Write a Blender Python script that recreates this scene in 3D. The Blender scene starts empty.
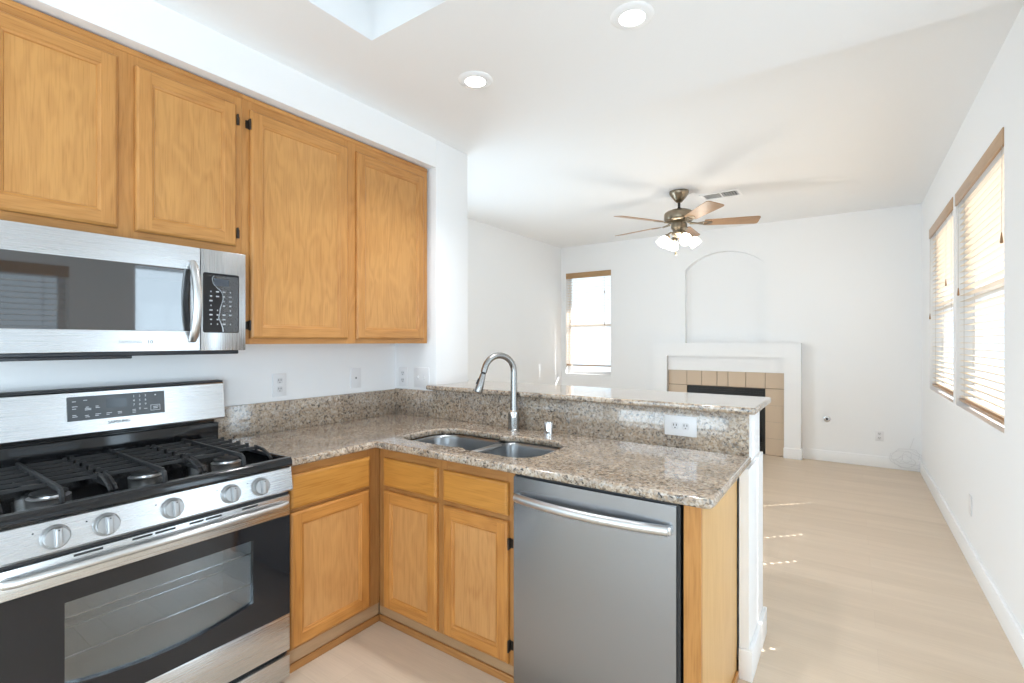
import bpy, bmesh, math, random
from mathutils import Vector, Matrix
random.seed(7)
SC = bpy.context.scene
COL = SC.collection
PI = math.pi

# ------------------------------------------------------------------ camera, light, exposure
cam_d = bpy.data.cameras.new('camera')
cam_d.sensor_width = 36.0
cam_d.lens = 489.6 / 1024 * 36.0
cam_d.clip_start = 0.05
cam = bpy.data.objects.new('camera', cam_d)
COL.objects.link(cam)
cam.location = (2.6007, 0.0, 1.41)
cam.rotation_euler = (PI / 2, 0, math.atan2(339, 489.6))
SC.camera = cam

W = bpy.data.worlds.new('daylight')
SC.world = W
W.use_nodes = True
bg = W.node_tree.nodes['Background']
bg.inputs['Color'].default_value = (0.71, 0.87, 1.0, 1)
bg.inputs['Strength'].default_value = 0.85

sun_d = bpy.data.lights.new('sun', 'SUN')
sun_d.energy = 7.0
sun_d.angle = math.radians(0.25)
sun_d.color = (1.0, 0.985, 0.96)
sun = bpy.data.objects.new('sun', sun_d)
COL.objects.link(sun)
sun.location = (8, 10, 8)
SUN_E = math.radians(37.8)
sun.rotation_euler = Vector((-0.7071 * math.cos(SUN_E), -0.7071 * math.cos(SUN_E), -math.sin(SUN_E))).to_track_quat('-Z', 'Y').to_euler()

vs = SC.view_settings
vs.view_transform = 'Standard'
vs.look = 'None'
vs.gamma = 1.0
vs.use_curve_mapping = False
vs.exposure = 1.0
SC.display_settings.display_device = 'sRGB'
SC.cycles.max_bounces = 14
SC.cycles.diffuse_bounces = 8
SC.cycles.glossy_bounces = 6
SC.cycles.transmission_bounces = 8
SC.cycles.transparent_max_bounces = 24
SC.cycles.sample_clamp_indirect = 6.0
SC.cycles.caustics_reflective = False
SC.cycles.caustics_refractive = False
SC.cycles.use_denoising = True


# added fill lamps behind unseen glazing: rear window, right-wall doors, door past the stub wall


def daylight(loc, rot, sx, sy, watts):
    d = bpy.data.lights.new('added_daylight', 'AREA')
    d.shape = 'RECTANGLE'; d.size = sx; d.size_y = sy
    d.energy = watts; d.color = (0.69, 0.86, 1.0)
    o = bpy.data.objects.new('added_daylight', d)
    COL.objects.link(o); o.location = loc; o.rotation_euler = rot


daylight((1.6, -2.79, 1.15), (PI / 2, 0, 0), 2.5, 1.15, 26.0)
daylight((3.42, -1.05, 0.94), (PI / 2, 0, PI / 2), 1.5, 1.75, 40.0)
daylight((3.42, 1.85, 1.06), (PI / 2, 0, PI / 2), 0.46, 2.0, 6.0)
daylight((-1.40, 3.62, 1.06), (PI / 2, 0, -PI / 2), 1.3, 2.0, 24.0)


def portal(loc, rot, sx, sy):
    d = bpy.data.lights.new('window_portal', 'AREA')
    d.shape = 'RECTANGLE'; d.size = sx; d.size_y = sy
    d.cycles.is_portal = True
    o = bpy.data.objects.new('window_portal', d)
    COL.objects.link(o); o.location = loc; o.rotation_euler = rot

# ------------------------------------------------------------------ materials


def nt(name):
    m = bpy.data.materials.new(name)
    m.use_nodes = True
    t = m.node_tree
    return m, t, t.nodes['Principled BSDF']


def plain(name, col, rough=0.5, metal=0.0, **kw):
    m, t, b = nt(name)
    b.inputs['Base Color'].default_value = (*col, 1)
    b.inputs['Roughness'].default_value = rough
    b.inputs['Metallic'].default_value = metal
    for k, v in kw.items():
        b.inputs[k.replace('_', ' ')].default_value = v
    return m


def ramp(t, stops, interp='LINEAR'):
    n = t.nodes.new('ShaderNodeValToRGB')
    cr = n.color_ramp
    cr.interpolation = interp
    while len(cr.elements) < len(stops):
        cr.elements.new(0.5)
    for e, (p, c) in zip(cr.elements, stops):
        e.position = p
        e.color = (*c, 1) if len(c) == 3 else c
    return n


def coords(t, scale, rnd=True):
    tc = t.nodes.new('ShaderNodeTexCoord')
    mp = t.nodes.new('ShaderNodeMapping')
    mp.inputs['Scale'].default_value = scale
    if rnd:
        oi = t.nodes.new('ShaderNodeObjectInfo')
        mul = t.nodes.new('ShaderNodeMath'); mul.operation = 'MULTIPLY'; mul.inputs[1].default_value = 17.0
        t.links.new(oi.outputs['Random'], mul.inputs[0])
        add = t.nodes.new('ShaderNodeVectorMath'); add.operation = 'ADD'
        t.links.new(tc.outputs['Object'], add.inputs[0])
        t.links.new(mul.outputs[0], add.inputs[1])
        t.links.new(add.outputs[0], mp.inputs['Vector'])
    else:
        t.links.new(tc.outputs['Object'], mp.inputs['Vector'])
    return mp


def noise(t, vec, scale, detail=3.0, rough=0.5, dist=0.0):
    n = t.nodes.new('ShaderNodeTexNoise')
    n.inputs['Scale'].default_value = scale
    n.inputs['Detail'].default_value = detail
    n.inputs['Roughness'].default_value = rough
    n.inputs['Distortion'].default_value = dist
    t.links.new(vec, n.inputs['Vector'])
    return n


def mth(t, op, a, b=None):
    n = t.nodes.new('ShaderNodeMath'); n.operation = op
    for i, v in enumerate((a, b)):
        if v is None: continue
        if isinstance(v, (int, float)): n.inputs[i].default_value = v
        else: t.links.new(v, n.inputs[i])
    return n.outputs[0]


def mix(t, fac, a, b, mode='MIX'):
    n = t.nodes.new('ShaderNodeMix'); n.data_type = 'RGBA'; n.blend_type = mode
    for s, v in ((n.inputs['Factor'], fac), (n.inputs['A'], a), (n.inputs['B'], b)):
        if isinstance(v, (int, float)): s.default_value = v
        elif isinstance(v, tuple): s.default_value = (*v, 1)
        else: t.links.new(v, s)
    return n.outputs['Result']


def bump(t, b, h, strength, dist=0.002):
    n = t.nodes.new('ShaderNodeBump')
    n.inputs['Strength'].default_value = strength
    n.inputs['Distance'].default_value = dist
    t.links.new(h, n.inputs['Height'])
    t.links.new(n.outputs['Normal'], b.inputs['Normal'])


def oak(name, axis, light=(0.59, 0.288, 0.088), dark=(0.365, 0.148, 0.036), fig=7.0, rough=0.34, lo=1.7, hi=8.5, amp=0.24):
    m, t, b = nt(name)
    sc = tuple(lo if i == axis else hi for i in range(3))
    v = coords(t, sc)
    n1 = noise(t, v.outputs[0], 1.0, 2.0, 0.45, 0.35)
    band = mth(t, 'SINE', mth(t, 'MULTIPLY', n1.outputs['Fac'], fig * 2 * PI))
    band = mth(t, 'ADD', mth(t, 'MULTIPLY', band, 0.5), 0.5)
    sc2 = tuple(7.0 if i == axis else 190.0 for i in range(3))
    v2 = coords(t, sc2)
    n2 = noise(t, v2.outputs[0], 1.0, 2.0, 0.6)
    pores = ramp(t, [(0.34, (0, 0, 0)), (0.52, (1, 1, 1))])
    t.links.new(n2.outputs['Fac'], pores.inputs[0])
    v3 = coords(t, (2.2, 2.2, 2.2))
    n3 = noise(t, v3.outputs[0], 1.0, 1.0)
    f = mth(t, 'ADD', mth(t, 'MULTIPLY', band, amp), mth(t, 'MULTIPLY', n3.outputs['Fac'], 0.60))
    f = mth(t, 'ADD', f, mth(t, 'MULTIPLY', pores.outputs[0], 0.28))
    f = mth(t, 'SUBTRACT', f, 0.12)
    r = ramp(t, [(0.0, dark), (0.45, tuple(0.45 * d + 0.55 * l for d, l in zip(dark, light))), (0.9, light)])
    t.links.new(f, r.inputs[0])
    t.links.new(r.outputs[0], b.inputs['Base Color'])
    b.inputs['Roughness'].default_value = rough
    b.inputs['Specular IOR Level'].default_value = 0.4
    bump(t, b, pores.outputs[0], 0.15, 0.0006)
    return m


def granite(name):
    m, t, b = nt(name)
    c = coords(t, (1, 1, 1), False)
    nd = noise(t, c.outputs[0], 55.0, 2.0)
    off = t.nodes.new('ShaderNodeVectorMath'); off.operation = 'MULTIPLY_ADD'
    t.links.new(nd.outputs['Color'], off.inputs[0]); off.inputs[1].default_value = (0.016,) * 3
    t.links.new(c.outputs[0], off.inputs[2])

    def vor(scale):
        v = t.nodes.new('ShaderNodeTexVoronoi'); v.inputs['Scale'].default_value = scale
        t.links.new(off.outputs[0], v.inputs['Vector'])
        s = t.nodes.new('ShaderNodeSeparateColor'); t.links.new(v.outputs['Color'], s.inputs[0])
        return s
    a = vor(82.0)
    d = vor(150.0)
    ra = ramp(t, [(0.0, (0.46, 0.36, 0.265)), (0.26, (0.56, 0.48, 0.39)), (0.48, (0.37, 0.275, 0.195)), (0.62, (0.62, 0.57, 0.50)),
                  (0.77, (0.22, 0.18, 0.15)), (0.90, (0.035, 0.03, 0.03))], 'CONSTANT')
    t.links.new(a.outputs[0], ra.inputs[0])
    rd = ramp(t, [(0.0, (0.48, 0.385, 0.29)), (0.32, (0.62, 0.56, 0.49)), (0.58, (0.29, 0.225, 0.17)), (0.76, (0.48, 0.47, 0.45)),
                  (0.88, (0.05, 0.045, 0.045))], 'CONSTANT')
    t.links.new(d.outputs[0], rd.inputs[0])
    col = mix(t, 0.5, ra.outputs[0], rd.outputs[0])
    big = noise(t, c.outputs[0], 6.0, 3.0)
    rb = ramp(t, [(0.35, (0.72, 0.69, 0.66)), (0.65, (0.98, 0.925, 0.86))])
    t.links.new(big.outputs['Fac'], rb.inputs[0])
    col = mix(t, 1.0, col, rb.outputs[0], 'MULTIPLY')
    t.links.new(col, b.inputs['Base Color'])
    b.inputs['Roughness'].default_value = 0.10
    b.inputs['IOR'].default_value = 1.6
    b.inputs['Coat Weight'].default_value = 0.6
    b.inputs['Coat Roughness'].default_value = 0.06
    return m


def steel(name, col=(0.60, 0.61, 0.62), rough=0.27, axis=1, streak=0.5):
    m, t, b = nt(name)
    sc = tuple(3.0 if i == axis else 900.0 for i in range(3))
    v = coords(t, sc)
    n = noise(t, v.outputs[0], 1.0, 2.0)
    b.inputs['Metallic'].default_value = 1.0
    b.inputs['Base Color'].default_value = (*col, 1)
    r = t.nodes.new('ShaderNodeMapRange')
    dl = 0.03 if streak else 0.006
    r.inputs['To Min'].default_value = rough - dl; r.inputs['To Max'].default_value = rough + dl
    t.links.new(n.outputs['Fac'], r.inputs['Value'])
    t.links.new(r.outputs[0], b.inputs['Roughness'])
    if streak: bump(t, b, n.outputs['Fac'], streak * 0.015, 0.0002)
    return m


def paint(name, col, rough=0.6, bs=0.0, scale=120):
    m, t, b = nt(name)
    b.inputs['Base Color'].default_value = (*col, 1)
    b.inputs['Roughness'].default_value = rough
    b.inputs['Specular IOR Level'].default_value = 0.3
    if bs:
        c = coords(t, (1, 1, 1), False)
        n = noise(t, c.outputs[0], scale, 3.0)
        bump(t, b, n.outputs['Fac'], bs, 0.002)
    return m


def floor_mat():
    m, t, b = nt('pale_oak_plank')
    c = coords(t, (1, 1, 1), False)
    br = t.nodes.new('ShaderNodeTexBrick')
    br.offset = 0.37; br.offset_frequency = 2
    br.inputs['Scale'].default_value = 1.0
    br.inputs['Mortar Size'].default_value = 0.0012
    br.inputs['Mortar Smooth'].default_value = 0.3
    br.inputs['Brick Width'].default_value = 1.35
    br.inputs['Row Height'].default_value = 0.2
    br.inputs['Color1'].default_value = (0.655, 0.535, 0.412, 1)
    br.inputs['Color2'].default_value = (0.69, 0.568, 0.443, 1)
    br.inputs['Mortar'].default_value = (0.625, 0.505, 0.388, 1)
    t.links.new(c.outputs[0], br.inputs['Vector'])
    v = coords(t, (0.9, 9.0, 1), False)
    n = noise(t, v.outputs[0], 1.0, 4.0, 0.55, 0.6)
    r = ramp(t, [(0.3, (0.94, 0.93, 0.92)), (0.7, (1.04, 1.04, 1.04))])
    t.links.new(n.outputs['Fac'], r.inputs[0])
    v2 = coords(t, (6, 160.0, 1), False)
    n2 = noise(t, v2.outputs[0], 1.0, 2.0)
    r2 = ramp(t, [(0.3, (0.955, 0.95, 0.945)), (0.7, (1.02, 1.02, 1.02))])
    t.links.new(n2.outputs['Fac'], r2.inputs[0])
    col = mix(t, 1.0, br.outputs['Color'], r.outputs[0], 'MULTIPLY')
    col = mix(t, 1.0, col, r2.outputs[0], 'MULTIPLY')
    t.links.new(col, b.inputs['Base Color'])
    b.inputs['Roughness'].default_value = 0.42
    return m


def glass_mat(name, refl=0.06, tint=(1, 1, 1)):
    m = bpy.data.materials.new(name); m.use_nodes = True
    t = m.node_tree; t.nodes.clear()
    o = t.nodes.new('ShaderNodeOutputMaterial')
    tr = t.nodes.new('ShaderNodeBsdfTransparent'); tr.inputs[0].default_value = (*tint, 1)
    gl = t.nodes.new('ShaderNodeBsdfGlossy'); gl.inputs['Roughness'].default_value = 0.02
    mx = t.nodes.new('ShaderNodeMixShader'); mx.inputs[0].default_value = refl
    t.links.new(tr.outputs[0], mx.inputs[1]); t.links.new(gl.outputs[0], mx.inputs[2])
    t.links.new(mx.outputs[0], o.inputs[0])
    return m


def emit(name, col, s):
    m, t, b = nt(name)
    b.inputs['Base Color'].default_value = (*col, 1)
    b.inputs['Emission Color'].default_value = (*col, 1)
    b.inputs['Emission Strength'].default_value = s
    return m


def slat_mat():
    m, t, b = nt('blind_slat')
    b.inputs['Base Color'].default_value = (0.80, 0.69, 0.56, 1)
    b.inputs['Roughness'].default_value = 0.4
    return m


OAKX, OAKY, OAKZ = oak('honey_oak_across', 0), oak('honey_oak_along', 1), oak('honey_oak_upright', 2)
PAN = oak('honey_oak_panel', 2, (0.615, 0.315, 0.102), (0.40, 0.175, 0.046), 5.0, 0.30, 3.2, 12.0, 0.26)
LOWZ, LOWX, LOWY = (oak('worn_oak_' + n_, a_, (0.575, 0.255, 0.064), (0.33, 0.122, 0.025)) for n_, a_ in (('upright', 2), ('across', 0), ('along', 1)))
LPAN = oak('worn_oak_panel', 2, (0.60, 0.305, 0.108), (0.40, 0.175, 0.053), 5.0, 0.30, 3.2, 12.0, 0.24)
FRZ, FRX, FRY = (oak('brown_oak_' + n_, a_, (0.43, 0.20, 0.062), (0.27, 0.11, 0.030)) for n_, a_ in (('upright', 2), ('across', 0), ('along', 1)))
OAKP = oak('oak_end_veneer', 2, (0.69, 0.44, 0.19), (0.57, 0.33, 0.125), 4.0)
OAKD, OAKDX = oak('orange_oak_drawer', 1, (0.57, 0.265, 0.058), (0.36, 0.14, 0.022)), oak('orange_oak_drawer_across', 0, (0.57, 0.255, 0.053), (0.36, 0.14, 0.022))
OAKK = oak('oak_toe_board', 1, (0.47, 0.30, 0.17), (0.34, 0.20, 0.10), 4.0)
GRAN = granite('speckled_granite')
STY, STZ = steel('brushed_steel_along', (0.64, 0.65, 0.66), axis=1), steel('brushed_steel_upright', (0.54, 0.55, 0.56), axis=2)
DWST = steel('dishwasher_steel', (0.36, 0.375, 0.40), 0.27, 2, 0)
SINKST = steel('sink_steel', (0.30, 0.31, 0.32), 0.30, 0, 0)
CHROME = plain('polished_chrome', (0.72, 0.73, 0.74), 0.12, 1.0)
NICKEL = plain('brushed_nickel', (0.36, 0.355, 0.345), 0.27, 1.0)
SATIN = plain('satin_steel', (0.66, 0.66, 0.66), 0.30, 1.0)
KNOB = plain('satin_grey_knob', (0.40, 0.40, 0.40), 0.38, 0.85)
BRASS = plain('antique_brass', (0.30, 0.25, 0.185), 0.28, 1.0)
BRONZE = plain('dark_bronze', (0.045, 0.035, 0.028), 0.4, 0.6)
BLACKG = plain('black_glass', (0.012, 0.012, 0.014), 0.05, 0.0, IOR=1.5)
MIRG = plain('dark_mirror_glass', (0.015, 0.015, 0.017), 0.03, 0.0, IOR=2.25)
ENAMEL = plain('black_enamel', (0.010, 0.010, 0.011), 0.10)
IRON = plain('cast_iron', (0.018, 0.018, 0.019), 0.5)
BLACKP = plain('black_plastic', (0.02, 0.02, 0.022), 0.45)
GREYP = plain('graphite_display', (0.075, 0.08, 0.085), 0.25)
MARK = plain('pale_print', (0.75, 0.76, 0.78), 0.5)
FAINT = plain('grey_print', (0.22, 0.23, 0.24), 0.5)
WHITE = paint('white_wall_paint', (0.875, 0.88, 0.885), 0.6, 0.06, 160)
CEIL = paint('white_ceiling_paint', (0.87, 0.875, 0.88), 0.7, 0.25, 90)
TRIM = paint('white_trim_paint', (0.885, 0.89, 0.895), 0.35)
PLATE = plain('white_plastic', (0.80, 0.80, 0.81), 0.3)
PLATE2 = plain('white_socket', (0.70, 0.70, 0.71), 0.35)
SLOT = plain('socket_slot', (0.03, 0.03, 0.03), 0.5)
FLOOR = floor_mat()
GLASS = glass_mat('window_glass', 0.05)
OVENG = glass_mat('oven_glass', 0.16, (0.72, 0.75, 0.77))
VINYL = plain('white_vinyl', (0.82, 0.82, 0.83), 0.35)
SLAT = slat_mat()
VAL = oak('valance_wood', 1, (0.50, 0.33, 0.20), (0.40, 0.25, 0.14), 5.0)
VALX = oak('valance_wood_across', 0, (0.47, 0.30, 0.15), (0.36, 0.21, 0.10), 5.0)
CORD = plain('ladder_cord', (0.55, 0.52, 0.48), 0.7)
TASS = plain('tassel_wood', (0.30, 0.17, 0.08), 0.5)
TILE = plain('beige_tile', (0.62, 0.49, 0.36), 0.35)
GROUT = plain('tile_grout', (0.30, 0.23, 0.17), 0.8)
FIRE = plain('firebox_black', (0.012, 0.012, 0.012), 0.4)
BULB = emit('lamp_lens', (1.0, 0.98, 0.95), 6.0)
SHADE = emit('frosted_lamp_shade', (1.0, 0.94, 0.84), 2.2)
BLADE = oak('fan_blade_wood', 0, (0.42, 0.235, 0.11), (0.28, 0.14, 0.06), 3.0)
CAVITY = plain('oven_liner', (0.55, 0.57, 0.58), 0.4)

# ------------------------------------------------------------------ mesh helpers


class MB:
    def __init__(self, M=None):
        self.bm = bmesh.new(); self.M = M

    def _done(self, verts, mi=0, faces=None):
        if self.M is not None:
            bmesh.ops.transform(self.bm, matrix=self.M, verts=list(verts))
        if mi:
            fs = set(faces) if faces else {f for v in verts for f in v.link_faces}
            for f in fs: f.material_index = mi

    def box(self, x0, x1, y0, y1, z0, z1, bev=0.0, mi=0, seg=2):
        b = self.bm
        n0 = set(b.verts)
        r = bmesh.ops.create_cube(b, size=1.0)
        vs_ = r['verts']
        bmesh.ops.scale(b, vec=(abs(x1 - x0), abs(y1 - y0), abs(z1 - z0)), verts=vs_)
        bmesh.ops.translate(b, vec=((x0 + x1) / 2, (y0 + y1) / 2, (z0 + z1) / 2), verts=vs_)
        if bev:
            es = list({e for v in vs_ for e in v.link_edges})
            bmesh.ops.bevel(b, geom=es, offset=bev, segments=seg, profile=0.5, affect='EDGES')
            vs_ = [v for v in b.verts if v not in n0]
        self._done(vs_, mi)
        return self

    def cyl(self, p0, p1, r0, r1=None, seg=24, mi=0):
        return self.tube([p0, p1], [r0, r0 if r1 is None else r1], seg, mi)

    def tube(self, pts, r, seg=12, mi=0, closed=False, flat=None):
        b = self.bm
        pts = [Vector(p) for p in pts]
        n = len(pts)
        rs = r if isinstance(r, (list, tuple)) else [r] * n
        rings = []
        up = None
        for i, p in enumerate(pts):
            if closed: d = pts[(i + 1) % n] - pts[i - 1]
            elif i == 0: d = pts[1] - p
            elif i == n - 1: d = p - pts[-2]
            else: d = (pts[i + 1] - p).normalized() + (p - pts[i - 1]).normalized()
            d.normalize()
            if up is None:
                up = Vector((0, 0, 1)) if abs(d.z) < 0.9 else Vector((1, 0, 0))
            s = d.cross(up)
            if s.length < 1e-6: s = d.cross(Vector((0, 1, 0)))
            s.normalize()
            up = s.cross(d).normalized()
            ring = []
            for k in range(seg):
                a = 2 * PI * k / seg
                o = s * math.cos(a) + up * math.sin(a) * (flat if flat else 1.0)
                ring.append(b.verts.new(p + o * rs[i]))
            rings.append(ring)
        m = n if closed else n - 1
        for i in range(m):
            A, B = rings[i], rings[(i + 1) % n]
            for k in range(seg):
                b.faces.new((A[k], A[(k + 1) % seg], B[(k + 1) % seg], B[k]))
        if not closed:
            b.faces.new(rings[0][::-1]); b.faces.new(rings[-1])
        self._done([v for rg in rings for v in rg], mi)
        return self

    def lathe(self, prof, loc=(0, 0, 0), R=None, seg=32, mi=0, cap=True):
        b = self.bm
        rings = []
        for r, z in prof:
            rings.append([b.verts.new((r * math.cos(2 * PI * k / seg), r * math.sin(2 * PI * k / seg), z)) for k in range(seg)])
        for A, B in zip(rings, rings[1:]):
            for k in range(seg):
                b.faces.new((A[k], A[(k + 1) % seg], B[(k + 1) % seg], B[k]))
        if cap:
            if prof[0][0] > 1e-5: b.faces.new(rings[0][::-1])
            if prof[-1][0] > 1e-5: b.faces.new(rings[-1])
        vs_ = [v for rg in rings for v in rg]
        mat = Matrix.Translation(loc)
        if R is not None: mat = mat @ R.to_4x4()
        bmesh.ops.transform(b, matrix=mat, verts=vs_)
        self._done(vs_, mi)
        return self

    def prism(self, pts, fn, a0, a1, mi=0):
        """polygon in 2-D, fn(u, v, w) -> xyz, extruded w = a0..a1"""
        b = self.bm
        A = [b.verts.new(fn(u, v, a0)) for u, v in pts]
        B = [b.verts.new(fn(u, v, a1)) for u, v in pts]
        n = len(pts)
        b.faces.new(A[::-1]); b.faces.new(B)
        for k in range(n):
            b.faces.new((A[k], A[(k + 1) % n], B[(k + 1) % n], B[k]))
        self._done(A + B, mi)
        return self

    def loft(self, loops, mi=0, cap0=False, cap1=True):
        b = self.bm
        R = [[b.verts.new(p) for p in lp] for lp in loops]
        n = len(R[0])
        for A, B in zip(R, R[1:]):
            for k in range(n):
                b.faces.new((A[k], A[(k + 1) % n], B[(k + 1) % n], B[k]))
        if cap0: b.faces.new(R[0][::-1])
        if cap1: b.faces.new(R[-1])
        self._done([v for r in R for v in r], mi)
        return self

    def mesh(self, me, M=None, mi=0):
        b = self.bm
        n0 = set(b.verts); f0 = set(b.faces)
        b.from_mesh(me)
        nv = [v for v in b.verts if v not in n0]
        for f in b.faces:
            if f not in f0: f.material_index = mi
        if M is not None: bmesh.ops.transform(b, matrix=M, verts=nv)
        if self.M is not None: bmesh.ops.transform(b, matrix=self.M, verts=nv)
        return self


def root_of(p):
    while p.parent: p = p.parent
    return p


def obj(name, mb, mats, parent=None, smooth=True, angle=35, loc=None, label=None):
    bm = mb.bm
    bmesh.ops.recalc_face_normals(bm, faces=bm.faces)
    if parent is not None: L = Vector(root_of(parent)['base'])
    elif loc is not None: L = Vector(loc)
    else: L = Vector((0, 0, 0))
    bmesh.ops.translate(bm, vec=-L, verts=bm.verts)
    me = bpy.data.meshes.new(name)
    bm.to_mesh(me); bm.free()
    for m in (mats if isinstance(mats, (list, tuple)) else [mats]): me.materials.append(m)
    if smooth:
        me.shade_smooth(); me.set_sharp_from_angle(angle=math.radians(angle))
    o = bpy.data.objects.new(name, me)
    COL.objects.link(o)
    if parent is not None: o.parent = parent
    else:
        o.location = L; o['base'] = tuple(L)
    if label: o['label'] = label
    return o


def thing(name, label, cat, loc, group=None):
    o = bpy.data.objects.new(name, None)
    o.empty_display_size = 0.1
    COL.objects.link(o)
    o.location = loc; o['base'] = tuple(loc)
    o['label'] = label; o['category'] = cat; o['kind'] = 'thing'
    if group: o['group'] = group
    return o


def tag(o, label, cat, group=None):
    o['label'] = label; o['category'] = cat; o['kind'] = 'thing'
    if group: o['group'] = group
    return o


def struct(name, mb, mats, smooth=True, parent=None):
    o = obj(name, mb, mats, parent, smooth)
    o['kind'] = 'structure'
    return o


def sheet(outer, holes, th, bev=0.0, res=4):
    """2-D outline with holes -> mesh from z = 0..th, edges rounded by bev"""
    cu = bpy.data.curves.new('outline', 'CURVE')
    cu.dimensions = '2D'; cu.fill_mode = 'BOTH'
    for loop in [outer] + list(holes):
        s = cu.splines.new('POLY'); s.points.add(len(loop) - 1)
        for p, (x, y) in zip(s.points, loop): p.co = (x, y, 0, 1)
        s.use_cyclic_u = True
    cu.extrude = th / 2 - bev
    cu.bevel_depth = bev; cu.bevel_resolution = res; cu.offset = -bev
    o = bpy.data.objects.new('outline', cu); COL.objects.link(o)
    dg = bpy.context.evaluated_depsgraph_get()
    me = bpy.data.meshes.new_from_object(o.evaluated_get(dg))
    bpy.data.objects.remove(o); bpy.data.curves.remove(cu)
    me.materials.clear()
    me.transform(Matrix.Translation((0, 0, th / 2)))
    return me


def text_mesh(s, size, depth=0.0004):
    cu = bpy.data.curves.new('lettering', 'FONT')
    cu.body = s; cu.size = size; cu.extrude = depth
    cu.align_x = 'CENTER'; cu.align_y = 'CENTER'; cu.resolution_u = 2
    o = bpy.data.objects.new('lettering', cu); COL.objects.link(o)
    dg = bpy.context.evaluated_depsgraph_get()
    me = bpy.data.meshes.new_from_object(o.evaluated_get(dg))
    bpy.data.objects.remove(o); bpy.data.curves.remove(cu)
    me.materials.clear()
    return me


def frame(o, u, v):
    u = Vector(u); v = Vector(v); w = u.cross(v)
    return Matrix(((u.x, v.x, w.x, o[0]), (u.y, v.y, w.y, o[1]), (u.z, v.z, w.z, o[2]), (0, 0, 0, 1)))


def rrect(x0, x1, y0, y1, r, n=8):
    rr = r if isinstance(r, (list, tuple)) else [r] * 4
    pts = []
    for (cx, cy, a0), q in zip(((x1, y0, -90), (x1, y1, 0), (x0, y1, 90), (x0, y0, 180)), rr):
        ox = cx - q if cx == x1 else cx + q
        oy = cy - q if cy == y1 else cy + q
        for k in range(n + 1):
            a = math.radians(a0 + 90 * k / n)
            pts.append((ox + q * math.cos(a), oy + q * math.sin(a)))
    return pts


def arch(x0, x1, z0, zs, zt, n=20):
    """flat bottom z0, springing zs, crown zt (segmental)"""
    h = zt - zs; w = (x1 - x0) / 2; R = (w * w + h * h) / (2 * h); cx = (x0 + x1) / 2; cz = zt - R
    a = math.asin(w / R)
    pts = [(x0, z0), (x1, z0)]
    for k in range(n + 1):
        t = a - 2 * a * k / n
        pts.append((cx + R * math.sin(t), cz + R * math.cos(t)))
    return pts

# ------------------------------------------------------------------ room shell
XR, YB, YF = 3.227, 6.868, -2.6       # right wall, fireplace wall, wall behind the camera
ZK, ZL = 2.735, 2.90                  # kitchen ceiling, living room ceiling
XL, XF = -0.02, -1.2                  # kitchen left wall, living room left wall
YS0, YS1 = 2.35, 2.674                # stub wall / pony wall thickness
TH = 0.15

struct('floor', MB().box(XF - TH, XR + TH, YF - TH, YB + 1.0, -0.08, 0.0), FLOOR, False)

# ceiling of the kitchen with the square recess, and of the living room
TX0, TX1, TY0, TY1 = 0.865, 1.45, 0.25, 1.42
m = MB()
m.mesh(sheet([(XL - TH, YF - TH), (XR + TH, YF - TH), (XR + TH, YS1), (XL - TH, YS1)], [[(TX0, TY0), (TX0, TY1), (TX1, TY1), (TX1, TY0)]], 0.6),
       Matrix.Translation((0, 0, ZK)))
struct('ceiling_kitchen', m, CEIL, False)
struct('ceiling_recess', MB().box(TX0 - 0.05, TX1 + 0.05, TY0 - 0.05, TY1 + 0.05, ZK + 0.6, ZK + 0.66), CEIL, False)
struct('ceiling_living_room', MB().box(XF - TH, XR + TH, YS1 + 0.0, YB + 1.0, ZL, ZL + 0.12), CEIL, False)

struct('wall_left', MB().box(XL - TH, XL, YF, YS0, 0, ZK), WHITE, False)
struct('wall_soffit', MB().box(XL, 0.37, YF, YS0, 2.548, ZK), WHITE, False)
struct('wall_stub', MB().box(XL - TH, 0.37, YS0, YS1, 0, ZK, 0.008), WHITE)
WE = (2.95, 4.28, 0.02, 2.12)  # hidden door opening, added to light the living room
me = sheet([(YS1 - 0.1, 0), (YB + TH, 0), (YB + TH, ZL), (YS1 - 0.1, ZL)], [[(WE[0], WE[2]), (WE[0], WE[3]), (WE[1], WE[3]), (WE[1], WE[2])]], TH)
struct('wall_living_left', MB().mesh(me, frame((XF - TH, 0, 0), (0, 1, 0), (0, 0, 1))), WHITE, False)
struct('wall_living_front', MB().box(XF - TH, XL - TH, YS1 - 0.15, YS1, 0, ZL), WHITE, False)

# right wall: two living room windows, one window beside the kitchen
W1 = (4.87, 6.20, 0.952, 2.49)
W2 = (3.395, 4.765, 0.952, 2.48)
W3 = (0.10, 1.18, 0.95, 2.0)
WD = (1.60, 2.10, 0.02, 2.12)
WG = (-1.85, -0.25, 0.02, 1.87)  # unseen door opening, added so lamp light reaches the kitchen


def rect(a):
    return [(a[0], a[2]), (a[0], a[3]), (a[1], a[3]), (a[1], a[2])]


me = sheet([(YF - TH, 0), (YB + TH, 0), (YB + TH, ZL), (YF - TH, ZL)], [rect(W1), rect(W2), rect(W3), rect(WD), rect(WG)], TH)
struct('wall_right', MB().mesh(me, frame((XR, 0, 0), (0, 1, 0), (0, 0, 1))), WHITE, False)

# wall behind the camera with a wide window added to let fill light in
PD = (0.3, 2.9, 0.55, 1.75)
me = sheet([(XL - TH, 0), (XR + TH, 0), (XR + TH, ZK), (XL - TH, ZK)], [rect(PD)], TH)
struct('wall_rear', MB().mesh(me, frame((0, YF, 0), (1, 0, 0), (0, 0, 1))), WHITE, False)

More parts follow.
